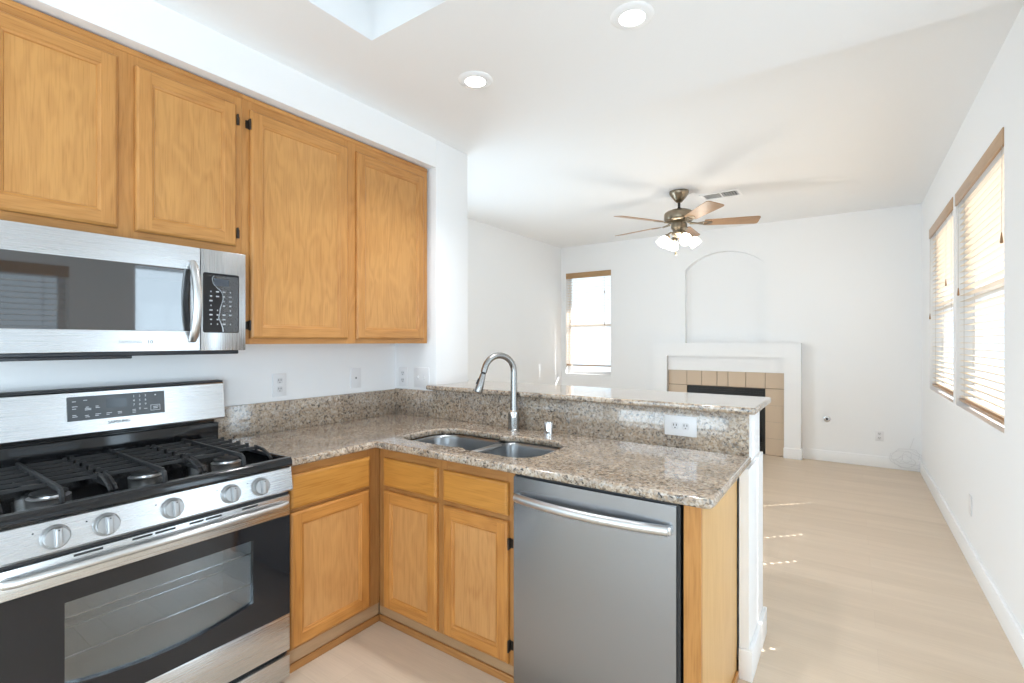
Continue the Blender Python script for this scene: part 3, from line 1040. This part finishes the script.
# cooktop with rounded front lip
m = MB()
cs = [(0.06, 0.898), (0.685, 0.898), (0.708, 0.899), (0.714, 0.906), (0.713, 0.922), (0.704, 0.933), (0.690, 0.935), (0.665, 0.930), (0.640, 0.918), (0.12, 0.918), (0.10, 0.926), (0.06, 0.926)]
m.prism(cs, lambda u, v, w: (u, w, v), RY0, RY1)
m.box(0.10, 0.690, RY0, RY0 + 0.020, 0.917, 0.934, 0.004); m.box(0.10, 0.690, RY1 - 0.020, RY1, 0.917, 0.934, 0.004)
obj('cooktop', m, ENAMEL, rg, True, 40)


def bar(m, p, q, w=0.007, h=0.010):
    p = Vector(p); q = Vector(q)
    d = (q - p).normalized(); s = d.cross(Vector((0, 0, 1))).normalized() * w; u = Vector((0, 0, h))
    m.loft([[p - s - u, p + s - u, p + s * 0.75 + u, p - s * 0.75 + u], [q - s - u, q + s - u, q + s * 0.75 + u, q - s * 0.75 + u]], 0, True, True)


SW = (RY1 - RY0 - 0.05) / 3
BURN = []
for k in range(3):
    a = RY0 + 0.025 + SW * k + 0.003; b_ = a + SW - 0.006; c = (a + b_) / 2
    zt = 0.955
    m = MB()
    for i in range(6):
        x = 0.125 + i * 0.074
        bar(m, (x, a + 0.004, zt), (x, b_ - 0.004, zt), 0.005, 0.0055)
        for yy, sg in ((a, 1), (b_, -1)):
            m.loft([[(x - 0.005, yy, 0.934), (x + 0.005, yy, 0.934), (x + 0.005, yy + sg * 0.008, 0.934), (x - 0.005, yy + sg * 0.008, 0.934)],
                    [(x - 0.005, yy + sg * 0.002, 0.965), (x + 0.005, yy + sg * 0.002, 0.965), (x + 0.005, yy + sg * 0.014, 0.965), (x - 0.005, yy + sg * 0.014, 0.965)]], 0, True, True)
    for yy in (a + 0.004, b_ - 0.004):
        # low side rail with bent legs front and back
        m.box(0.110, 0.600, yy - 0.005, yy + 0.005, 0.930, 0.942, 0.002)
        m.tube([(0.495, yy, 0.957), (0.545, yy, 0.953), (0.590, yy, 0.936), (0.612, yy, 0.921)], 0.0068, 6)
        m.tube([(0.125, yy, 0.955), (0.108, yy, 0.940), (0.104, yy, 0.921)], 0.0068, 6)
    # spine running front to back with hooked front end
    m.box(0.098, 0.628, c - 0.0055, c + 0.0055, 0.952, 0.969, 0.002)
    m.tube([(0.615, c, 0.961), (0.635, c, 0.957), (0.643, c, 0.940), (0.645, c, 0.9225)], 0.0078, 6)
    m.box(0.090, 0.102, c - 0.006, c + 0.006, 0.9205, 0.966, 0.002)
    obj('grate', m, IRON, rg, False)
    BURN += [(0.50, c, 0.052), (0.235, c, 0.040)] if k != 1 else [(0.47, c, 0.050)]
for (x, y, r) in BURN:
    m = MB()
    m.lathe([(r * 1.05, 0.9182), (r * 1.0, 0.9200), (r * 0.84, 0.9205), (r * 0.82, 0.9265), (r * 0.6, 0.927)], (x, y, 0), None, 28, 1)
    m.lathe([(r * 0.88, 0.9268), (r * 0.90, 0.929), (r * 0.88, 0.9335), (r * 0.80, 0.9350), (0.001, 0.9355)], (x, y, 0), None, 28)
    obj('burner', m, [IRON, SATIN], rg)
# control panel (sloping) with knobs
pa = [(0.655, 0.799), (0.712, 0.799), (0.717, 0.806), (0.704, 0.892), (0.700, 0.897), (0.655, 0.897)]
m = MB().prism(pa, lambda u, v, w: (u, w, v), RY0, RY1)
cp = obj('control_panel', m, STY, rg, True, 30)
nrm = Vector((0.086, 0, 0.013)).normalized()
up = Vector((-0.013, 0, 0.086)).normalized()
for y in (0.412, 0.530, 0.709, 0.898, 1.008):
    o = Vector((0.7112, y, 0.846))
    M = frame(o, (0, 1, 0), up)
    m = MB(M)
    m.lathe([(0.0345, 0.0005), (0.0345, 0.004), (0.033, 0.008), (0.031, 0.010)], (0, 0, 0), None, 32)
    m.lathe([(0.030, 0.0095), (0.029, 0.020), (0.027, 0.024), (0.001, 0.025)], (0, 0, 0), None, 32)
    m.box(-0.0085, 0.0085, -0.027, 0.027, 0.020, 0.040, 0.004)
    m.cyl((0, 0.020, 0.040), (0, 0.020, 0.0403), 0.0022, seg=10, mi=1)
    obj('knob', m, [KNOB, BLACKP], rg, True, 40)
for y in (0.365, 0.483, 0.662, 0.852, 0.962):
    obj('burner_mark', MB().mesh(sheet(rrect(-0.002, 0.002, -0.002, 0.002, 0.0015, 3), [], 0.0004), frame(Vector((0.7082, y, 0.868)), (0, 1, 0), up)), SLOT, rg, False)
# oven door
obj('door_gap', MB().box(0.655, 0.690, RY0 + 0.004, RY1 - 0.004, 0.782, 0.7985), BLACKP, rg, False)
od = obj('oven_door', MB().box(0.640, 0.700, RY0 + 0.002, RY1 - 0.002, 0.697, 0.781, 0.004).box(0.640, 0.700, RY0 + 0.002, RY1 - 0.002, 0.142, 0.292, 0.003), STY, rg, True, 40)
OY0, OY1, OZ0, OZ1 = 0.435, 0.988, 0.362, 0.640
win = [(OY0, OZ0 + 0.03)]
win = []
for k in range(13):
    u = k / 12
    win.append((OY0 + (OY1 - OY0) * u, OZ0 + 0.035 * (2 * u - 1) ** 2))
win += [(OY1, OZ1), (OY0, OZ1)]
me = sheet([(RY0 + 0.002, 0.2925), (RY1 - 0.002, 0.2925), (RY1 - 0.002, 0.6965), (RY0 + 0.002, 0.6965)], [win[::-1]], 0.018)
obj('door_glass', MB().mesh(me, frame((0.681, 0, 0), (0, 1, 0), (0, 0, 1))), BLACKG, od, False, label='black glass door front')
obj('window_pane', MB().box(0.682, 0.686, OY0 - 0.01, OY1 + 0.01, OZ0 - 0.01, OZ1 + 0.01), OVENG, od, False)
m = MB()
m.box(0.40, 0.41, 0.40, 1.02, 0.33, 0.68); m.box(0.41, 0.64, 0.40, 0.41, 0.33, 0.68); m.box(0.41, 0.64, 1.01, 1.02, 0.33, 0.68)
m.box(0.41, 0.64, 0.41, 1.01, 0.67, 0.68); m.box(0.41, 0.64, 0.41, 1.01, 0.33, 0.34)
obj('oven_cavity', m, CAVITY, rg, False)
m = MB()
for z in (0.575, 0.455):
    m.tube([(0.655, 0.415, z), (0.655, 1.005, z)], 0.0032, 8); m.tube([(0.45, 0.415, z), (0.45, 1.005, z)], 0.003, 8)
    for k in range(9): m.tube([(0.45, 0.44 + k * 0.068, z + 0.003), (0.655, 0.44 + k * 0.068, z + 0.003)], 0.0008, 6)
obj('oven_rack', m, CHROME, rg)
# handle, full width, close to the door
m = MB()
hc = [(0.712, RY0 + 0.022, 0.748), (0.724, RY0 + 0.05, 0.748), (0.727, 0.71, 0.748), (0.724, RY1 - 0.06, 0.748), (0.710, RY1 - 0.022, 0.748)]
m.tube(hc, 0.0125, 16, flat=1.05)
m.box(0.699, 0.716, RY0 + 0.016, RY0 + 0.034, 0.737, 0.759, 0.003); m.box(0.699, 0.716, RY1 - 0.036, RY1 - 0.018, 0.737, 0.759, 0.003)
obj('handle', m, SATIN, od, True, 50)
# vent slots in the top band of the door
for y0, y1 in ((0.455, 0.525), (0.60, 0.655), (0.663, 0.722), (0.765, 0.81), (0.818, 0.872), (0.945, 1.005)):
    obj('vent_slot', MB().box(0.6995, 0.7008, y0, y1, 0.769, 0.776), SLOT, od, False)
obj('storage_drawer', MB().box(0.645, 0.700, RY0 + 0.002, RY1 - 0.002, 0.03, 0.124, 0.004), STY, rg, True, 40)
obj('drawer_gap', MB().box(0.645, 0.680, RY0 + 0.004, RY1 - 0.004, 0.125, 0.141), BLACKP, rg, False)
# backguard: black riser with a vent gap, stainless console over it
BG0, BG1 = RY0, 1.172
m = MB()
m.box(0.005, 0.062, RY0 + 0.002, 1.150, 0.90, 1.018, 0.004)
m.box(0.01, 0.040, RY0 + 0.01, 1.140, 1.018, 1.05)
obj('back_riser', m, ENAMEL, rg, True, 40)
pb = [(0.002, 1.034), (0.072, 1.036), (0.076, 1.042), (0.060, 1.205), (0.052, 1.214), (0.002, 1.216)]
m = MB().prism(pb, lambda u, v, w: (u, w, v), BG0, BG1)
con = obj('console', m, STY, rg, True, 30)
obj('console_cap', MB().prism([(0.002, 1.2162), (0.052, 1.2145), (0.056, 1.2105), (0.056, 1.2165), (0.052, 1.219), (0.002, 1.220)], lambda u, v, w: (u, w, v), BG0, BG1), BLACKP, con, True)
cu_ = Vector((-0.016, 0, 0.163)).normalized()
MC = frame(Vector((0.0688, 0.752, 1.1405)), (0, 1, 0), cu_)
obj('display', MB(MC).box(-0.166, 0.166, -0.047, 0.049, -0.001, 0.002, 0.001), GREYP, con, False)
m = MB(MC)
for k, ch in enumerate('123456789'):
    m.mesh(text_mesh(ch, 0.013), Matrix.Translation((0.052 + 0.021 * (k % 3), 0.034 - 0.018 * (k // 3), 0.0024)))
m.mesh(text_mesh('0', 0.013), Matrix.Translation((0.073, -0.020, 0.0024)))
for (x, y, w, h) in ((-0.145, 0.030, .012, .002), (-0.11, 0.033, .012, .002), (-0.143, 0.010, .017, .002), (-0.145, 0.001, .012, .002), (-0.143, -0.030, .016, .002), (-0.145, -0.024, .012, .002),
                     (-0.104, 0.005, .010, .002), (-0.102, -0.001, .020, .002), (-0.102, -0.006, .020, .002), (-0.106, -0.028, .012, .002), (-0.104, -0.034, .014, .002),
                     (-0.073, 0.006, .010, .002), (-0.071, 0.000, .014, .002), (-0.07, -0.026, .018, .002), (-0.074, -0.032, .012, .002), (-0.034, -0.026, .018, .002), (-0.038, -0.032, .010, .002),
                     (0.002, -0.025, .014, .002), (0.002, -0.031, .014, .002), (0.052, -0.022, .012, .002), (0.052, -0.028, .012, .002), (0.052, -0.034, .012, .002), (0.094, -0.022, .012, .002)):
    m.box(x - w / 2, x + w / 2, y - h / 2, y + h / 2, 0.002, 0.0026)
m.box(0.112, 0.148, -0.010, -0.0085, 0.002, 0.0026); m.box(0.112, 0.148, -0.033, -0.0315, 0.002, 0.0026); m.box(0.112, 0.1135, -0.033, -0.0085, 0.002, 0.0026); m.box(0.1465, 0.148, -0.033, -0.0085, 0.002, 0.0026)
m.box(0.122, 0.142, -0.018, -0.0155, 0.002, 0.0026); m.box(0.122, 0.138, -0.025, -0.0225, 0.002, 0.0026)
m.box(0.128, 0.134, 0.032, 0.037, 0.002, 0.0026)
obj('lettering', m, MARK, con, False)
obj('screen', MB(MC).box(-0.043, 0.025, -0.006, 0.034, 0.0018, 0.0023), plain('dim_screen', (0.055, 0.065, 0.075), 0.15), con, False)
obj('lettering', MB(MC).mesh(text_mesh('SAMSUNG', 0.017), Matrix.Translation((0.0, -0.066, 0.0008))), FAINT, con, False)

# ------------------------------------------------------------------ microwave
MY0, MY1, MZ0, MZ1, MX = 0.268, 1.112, 1.372, 1.795, 0.395
mw = thing('microwave', 'stainless steel over-the-range microwave with a curved handle under the short oak wall cabinet', 'microwave', (0.19, 0.69, MZ0))
obj('body', MB().box(XL + 0.001, MX - 0.035, MY0, MY1, MZ0 + 0.004, MZ1), STY, mw, False)
m = MB()
m.box(XL + 0.001, MX - 0.020, MY0 + 0.01, MY1 - 0.02, MZ0 - 0.016, MZ0 + 0.003, 0.004)
m.box(0.10, MX - 0.012, MY0 + 0.05, 0.70, MZ0 - 0.026, MZ0 - 0.014, 0.004)
obj('underside', m, plain('microwave_base', (0.02, 0.022, 0.028), 0.35), mw, True)
SEAM = 0.929
me = sheet([(MY0, MZ0), (SEAM - 0.0012, MZ0), (SEAM - 0.0012, MZ1), (MY0, MZ1)], [[(0.286, 1.452), (0.286, 1.702), (0.893, 1.702), (0.893, 1.452)]], 0.035, 0.002, 2)
dr = obj('door', MB().mesh(me, frame((MX - 0.035, 0, 0), (0, 1, 0), (0, 0, 1))), STY, mw, True, 40)
obj('door_glass', MB().box(MX - 0.02, MX - 0.003, 0.2862, 0.8928, 1.4522, 1.7018), MIRG, dr, False, label='black glass door window')
m = MB()
hy = 0.897
hp = []
for k in range(15):
    u = k / 14
    hp.append((MX + 0.006 + 0.045 * (1 - (2 * u - 1) ** 2) ** 0.8, hy, 1.412 + 0.322 * u))
m.tube(hp, [0.013] + [0.0165] * 13 + [0.013], 14, flat=0.8)
obj('handle', m, SATIN, dr, True, 60)
m = MB(frame((MX, 0.69, 1.408), (0, 1, 0), (0, 0, 1)))
m.mesh(text_mesh('SAMSUNG', 0.016), Matrix.Translation((0, 0, 0.0003)))
obj('lettering', m, plain('soft_grey_print', (0.28, 0.29, 0.30), 0.5), dr, False)
m = MB(frame((MX, 0.752, 1.408), (0, 1, 0), (0, 0, 1)))
m.mesh(text_mesh('10', 0.020), Matrix.Translation((0, 0, 0.0003)))
obj('badge', m, plain('dark_grey_print', (0.06, 0.065, 0.065), 0.5), dr, False)
cp = obj('control_side', MB().box(MX - 0.035, MX, SEAM + 0.0012, MY1, MZ0, MZ1, 0.002), STZ, mw, True, 40)
pan = rrect(0.938, 1.083, 1.447, 1.698, 0.008, 4)
obj('keypad', MB().mesh(sheet(pan, [], 0.003), frame((MX - 0.001, 0, 0), (0, 1, 0), (0, 0, 1))), BLACKG, cp, False)
m = MB(frame((MX + 0.002, 1.01, 1.57), (0, 1, 0), (0, 0, 1)))
m.box(-0.03, 0.03, 0.075, 0.105, 0, 0.0006, 0, 1)
rr_ = random.Random(3)
for r_ in range(8):
    for c_ in range(4):
        if (r_, c_) in ((2, 1), (3, 1), (4, 2), (6, 3)): continue
        x, y = -0.042 + 0.026 * c_, 0.050 - 0.0195 * r_
        w = rr_.choice((0.004, 0.008, 0.012))
        m.box(x - w / 2, x + w / 2, y - 0.003, y + 0.003, 0, 0.0006)
obj('lettering', m, [plain('dim_print', (0.40, 0.41, 0.43), 0.5), plain('dim_readout', (0.10, 0.12, 0.16), 0.1)], cp, False)
# protective film hanging over the right of the keypad, its torn edge wavy
MF = frame((MX + 0.0026, 1.01, 1.57), (0, 1, 0), (0, 0, 1))
zz = [0.118, 0.105, 0.085, 0.068, 0.055, 0.04, 0.02, 0.0, -0.02, -0.04, -0.06, -0.08, -0.1, -0.118]
xx = [-0.03, -0.038, -0.034, -0.02, -0.004, 0.004, 0.006, 0.0, -0.006, -0.008, -0.012, -0.004, 0.004, 0.006]
film = bpy.data.materials.new('clear_film'); film.use_nodes = True
ft = film.node_tree; ft.nodes.clear()
fo = ft.nodes.new('ShaderNodeOutputMaterial'); fx = ft.nodes.new('ShaderNodeMixShader'); fx.inputs[0].default_value = 0.05
f1_, f2_ = ft.nodes.new('ShaderNodeBsdfTransparent'), ft.nodes.new('ShaderNodeBsdfDiffuse')
ft.links.new(f1_.outputs[0], fx.inputs[1]); ft.links.new(f2_.outputs[0], fx.inputs[2]); ft.links.new(fx.outputs[0], fo.inputs[0])
m = MB(MF)
m.mesh(sheet(list(zip(xx, zz))[::-1] + [(0.068, 0.118), (0.068, 0.03), (0.058, 0.02), (0.058, -0.01), (0.068, -0.03), (0.068, -0.118)][0:0] + [(-0.03, 0.118), (0.069, 0.118), (0.069, -0.118)], [], 0.0004))
obj('film', m, film, cp, False, label='clear film with a torn edge')
m = MB(MF)
m.tube([(x, z, 0.0006) for x, z in zip(xx, zz)], [0.0006, 0.001, 0.0009, 0.0008, 0.0014, 0.001, 0.0016, 0.0012, 0.0018, 0.0014, 0.002, 0.0016, 0.0022, 0.0026], 6)
obj('film_edge', m, plain('film_crease', (0.42, 0.44, 0.47), 0.2), cp, True)

# ------------------------------------------------------------------ outlets and plates


def plate(name, label, M, w, h, kind, cat='outlet', group='white wall plates'):
    t = thing(name, label, cat, tuple(M.translation), group)
    obj('cover_plate', MB(M).box(-w / 2, w / 2, -h / 2, h / 2, 0.0003, 0.006, 0.002), PLATE, t)
    if kind == 'duplex' or kind == 'duplex_flat':
        for s in (-1, 1):
            if kind == 'duplex': cx, cy = 0, s * 0.024
            else: cx, cy = s * 0.024, 0
            m = MB(M)
            m.mesh(sheet(rrect(-0.017, 0.017, -0.016, 0.016, 0.010, 5), [], 0.0075), Matrix.Translation((cx, cy, 0)))
            for a, b_ in ((-0.0065, 0.004), (0.0065, 0.004)):
                m.box(cx + a - 0.0016, cx + a + 0.0016, cy + b_ - 0.005, cy + b_ + 0.005, 0.007, 0.0079, 0, 1)
            m.cyl((cx, cy - 0.009, 0.007), (cx, cy - 0.009, 0.0079), 0.0028, seg=10, mi=1)
            obj('socket', m, [PLATE2, SLOT], t)
    elif kind == 'jack':
        m = MB(M).box(-0.008, 0.008, -0.008, 0.008, 0.005, 0.0075, 0.001).cyl((0.0, 0, 0.007), (0.0, 0, 0.0085), 0.005, seg=12, mi=1)
        obj('socket', m, [PLATE2, SLOT], t)
    elif kind == 'switch2':
        for s in (-1, 1):
            m = MB(M).box(s * 0.028 - 0.006, s * 0.028 + 0.006, -0.013, 0.013, 0.005, 0.0075, 0.001)
            m.box(s * 0.028 - 0.004, s * 0.028 + 0.004, -0.004, 0.010, 0.006, 0.015, 0.002)
            obj('toggle', m, PLATE2, t)
    elif kind == 'round':
        pass
    return t


plate('wall_outlet', 'upright white duplex outlet on the wall above the left backsplash, nearer the range', FXp(XL, 1.505, 1.168), 0.08, 0.128, 'duplex')
plate('phone_jack', 'white phone jack plate with a dark hole on the left wall, nearer the corner', FXp(XL, 2.015, 1.176), 0.078, 0.128, 'jack', 'wall jack')
plate('wall_outlet', 'upright white duplex outlet on the stub wall, tight in the corner beside the switch plate', FYm(0.063, YS0, 1.168), 0.082, 0.132, 'duplex')
plate('light_switch', 'white double toggle switch plate on the stub wall beside the bar top', FYm(0.24, YS0, 1.168), 0.138, 0.135, 'switch2', 'light switch')
plate('wall_outlet', 'white duplex outlet set sideways in the granite backsplash right of the sink', FYm(1.946, 2.3302, 1.016), 0.147, 0.093, 'duplex_flat')
plate('wall_outlet', 'white duplex outlet low on the fireplace wall near the right corner', FYm(2.863, YB, 0.35), 0.078, 0.11, 'duplex')
plate('wall_plate', 'blank white plate low on the right wall below the window', frame((XR, 4.214, 0.372), (0, -1, 0), (0, 0, 1)), 0.08, 0.125, 'blank', 'wall plate')

m = MB(FYm(2.368, YB, 0.497))
m.lathe([(0.036, 0.0003), (0.036, 0.004), (0.030, 0.008), (0.020, 0.009), (0.018, 0.012)], (0, 0, 0), None, 24)
m.cyl((0, 0, 0.008), (0, 0, 0.016), 0.013, seg=16, mi=1)
tag(obj('gas_valve', m, [CHROME, SLOT], None, loc=(2.368, YB, 0.497)), 'small round gas valve escutcheon on the wall right of the fireplace', 'valve')

# loose coil of white cable hanging at the baseboard in the far corner
m = MB()
pts = []
rr_ = random.Random(5)
for k in range(56):
    a = k * 0.47 + rr_.uniform(-0.12, 0.12)
    r = 0.078 + 0.045 * math.sin(k * 0.37) + rr_.uniform(-0.012, 0.012)
    pts.append((3.05 + r * math.cos(a) * 1.25, YB - 0.035 - 0.012 * math.sin(a * 0.5) - 0.0004 * k * 0.3, 0.13 + r * math.sin(a) * 0.95 + 0.012 * math.sin(k * 0.9)))
pts += [(3.08, YB - 0.03, 0.24), (3.10, YB - 0.02, 0.30), (3.11, YB - 0.012, 0.34), (3.12, YB - 0.004, 0.36)]
m.tube([(x + 0.045, y, z) for x, y, z in pts], 0.003, 6)
tag(obj('cable_coil', m, plain('white_cable', (0.74, 0.74, 0.75), 0.4), None, loc=(3.05, YB - 0.03, 0.05)), 'loose coil of white cable hanging by the baseboard in the far right corner', 'cable')

# ------------------------------------------------------------------ ceiling things


def downlight(label, x, y):
    t = thing('ceiling_light', label, 'ceiling light', (x, y, ZK), 'recessed ceiling lights')
    m = MB().lathe([(0.050, ZK - 0.002), (0.052, ZK - 0.010), (0.070, ZK - 0.0085), (0.086, ZK - 0.003), (0.088, ZK - 0.0005)], (x, y, 0), None, 40, cap=False)
    obj('trim_ring', m, TRIM, t)
    obj('lens', MB().lathe([(0.0505, ZK - 0.0022), (0.0505, ZK - 0.007), (0.001, ZK - 0.0085)], (x, y, 0), None, 32), BULB, t)
    d = bpy.data.lights.new('downlight', 'SPOT')
    d.energy = 22; d.spot_size = math.radians(125); d.spot_blend = 0.7; d.shadow_soft_size = 0.05; d.color = (0.96, 0.97, 1.0)
    o = bpy.data.objects.new('downlight', d); COL.objects.link(o); o.location = (x, y, ZK - 0.02)


downlight('recessed white ceiling light nearer the wall cabinets', 1.035, 1.935)
downlight('recessed white ceiling light farther from the wall cabinets, at the top edge of the photo', 1.868, 1.917)

# air vent
t = thing('air_vent', 'white ceiling air vent with louvres beside the ceiling fan', 'vent', (1.52, 5.30, ZL))
VX0, VX1, VY0, VY1 = 1.330, 1.705, 5.17, 5.41
m = MB()
m.mesh(sheet([(VX0, VY0), (VX1, VY0), (VX1, VY1), (VX0, VY1)], [[(VX0 + .03, VY0 + .03), (VX0 + .03, VY1 - .03), (VX1 - .03, VY1 - .03), (VX1 - .03, VY0 + .03)]], 0.008, 0.002, 1),
       Matrix.Translation((0, 0, ZL - 0.0085)))
m.box(1.515, 1.53, VY0 + .03, VY1 - .03, ZL - 0.008, ZL - 0.002)
obj('frame', m, TRIM, t)
obj('duct_opening', MB().box(VX0 + .03, VX1 - .03, VY0 + .03, VY1 - .03, ZL - 0.0018, ZL - 0.0004), SLOT, t, False)
m = MB()
for k in range(5):
    y = VY0 + 0.045 + k * 0.034
    m.prism([(y - 0.014, ZL - 0.0075), (y - 0.013, ZL - 0.0085), (y + 0.016, ZL - 0.003), (y + 0.015, ZL - 0.002)], lambda u, v, w: (w, u, v), VX0 + .03, 1.515)
for k in range(6):
    x = 1.545 + k * 0.024
    m.prism([(x - 0.006, ZL - 0.002), (x - 0.0045, ZL - 0.002), (x + 0.006, ZL - 0.0085), (x + 0.0045, ZL - 0.0085)], lambda u, v, w: (u, w, v), VY0 + .03, VY1 - .03)
obj('louvre', m, TRIM, t, False)

# ceiling fan
CX, CY = 1.196, 4.943
fan = thing('ceiling_fan', 'five-blade ceiling fan with brass motor and four lit glass shades', 'ceiling fan', (CX, CY, ZL))
obj('canopy', MB().lathe([(0.092, ZL - 0.0005), (0.094, ZL - 0.02), (0.086, ZL - 0.035), (0.05, ZL - 0.085), (0.028, ZL - 0.108), (0.018, ZL - 0.112)], (CX, CY, 0), None, 36), BRASS, fan)
obj('downrod', MB().cyl((CX, CY, ZL - 0.112), (CX, CY, 2.70), 0.012, seg=16).lathe([(0.02, 2.735), (0.026, 2.72), (0.026, 2.70)], (CX, CY, 0)), BRONZE, fan)
obj('motor_housing', MB().lathe([(0.03, 2.722), (0.075, 2.715), (0.120, 2.700), (0.140, 2.683), (0.143, 2.665), (0.143, 2.630), (0.136, 2.612), (0.12, 2.600), (0.07, 2.594), (0.06, 2.585)], (CX, CY, 0), None, 40), BRASS, fan)
obj('switch_housing', MB().lathe([(0.058, 2.590), (0.075, 2.575), (0.077, 2.535), (0.065, 2.520), (0.055, 2.505), (0.070, 2.495), (0.072, 2.475), (0.040, 2.455), (0.015, 2.440), (0.012, 2.425), (0.001, 2.42)], (CX, CY, 0), None, 32), BRASS, fan)
for k in range(5):
    a = math.radians(22 + 72 * k)
    M = Matrix.Translation((CX, CY, 2.578)) @ Matrix.Rotation(a, 4, 'Z') @ Matrix.Rotation(math.radians(-12), 4, 'X')
    m = MB(M)
    r0, r1 = 0.235, 0.735
    out = [(r0, -0.055), (r0 + 0.02, -0.062), (r1 - 0.03, -0.082), (r1 - 0.008, -0.074), (r1, -0.055), (r1, 0.055), (r1 - 0.008, 0.074), (r1 - 0.03, 0.082), (r0 + 0.02, 0.062), (r0, 0.055)]
    m.mesh(sheet(out, [], 0.006, 0.0015, 1))
    bl = obj('blade', m, oak('fan_blade_grain', 0, (0.40, 0.24, 0.13), (0.27, 0.15, 0.075), 3.0) if k == 0 else bpy.data.materials['fan_blade_grain'], fan, True, 40)
    m = MB(M)
    m.mesh(sheet([(0.10, -0.014), (0.17, -0.013), (0.215, -0.03), (0.26, -0.045), (0.30, -0.02), (0.315, 0.0), (0.30, 0.02), (0.26, 0.045), (0.215, 0.03), (0.17, 0.013), (0.10, 0.014)],
                  [[(0.225, -0.016), (0.255, -0.022), (0.275, 0.0), (0.255, 0.022), (0.225, 0.016)][::-1]], 0.005, 0.001, 1), Matrix.Translation((0, 0, -0.0052)))
    m.tube([(0.085, 0, 0.018), (0.12, 0, 0.004), (0.18, 0, -0.004)], [0.012, 0.011, 0.008], 10)
    obj('blade_iron', m, BRASS, bl)
for k in range(4):
    a = math.radians(38 + 90 * k)
    d = Vector((math.cos(a), math.sin(a), 0))
    c0 = Vector((CX, CY, 2.485))
    arm = MB().tube([c0 + d * 0.05, c0 + d * 0.085 + Vector((0, 0, 0.004)), c0 + d * 0.108 + Vector((0, 0, -0.012)), c0 + d * 0.118 + Vector((0, 0, -0.032))], 0.009, 10)
    ax = (d * 0.62 + Vector((0, 0, -0.78))).normalized()
    Rm = ax.to_track_quat('Z', 'Y').to_matrix()
    s0 = c0 + d * 0.112 + Vector((0, 0, -0.028))
    arm.lathe([(0.024, -0.004), (0.030, 0.004), (0.030, 0.020), (0.026, 0.022)], s0, Rm, 20)
    la = obj('lamp_arm', arm, BRASS, fan)
    sh = MB().lathe([(r_ * 0.86, 0.003 + z_ * 0.82) for r_, z_ in ((0.026, 0.018), (0.040, 0.030), (0.058, 0.060), (0.066, 0.090), (0.064, 0.112), (0.070, 0.130), (0.066, 0.129), (0.060, 0.112), (0.062, 0.090), (0.054, 0.062), (0.036, 0.034), (0.001, 0.026))], s0, Rm, 28)
    obj('lamp_shade', sh, SHADE, la)
m = MB().tube([(CX - 0.02, CY - 0.03, 2.46), (CX - 0.022, CY - 0.033, 2.30)], 0.0016, 6)
m.tube([(CX - 0.022, CY - 0.033, 2.30), (CX - 0.022, CY - 0.033, 2.29), (CX - 0.022, CY - 0.033, 2.268), (CX - 0.022, CY - 0.033, 2.262)], [0.004, 0.009, 0.011, 0.005], 12)
obj('pull_chain', m, BRASS, fan)
d = bpy.data.lights.new('fan_lamp', 'POINT'); d.energy = 6; d.shadow_soft_size = 0.15; d.color = (1.0, 0.93, 0.82)
o = bpy.data.objects.new('fan_lamp', d); COL.objects.link(o); o.location = (CX, CY, 2.22)
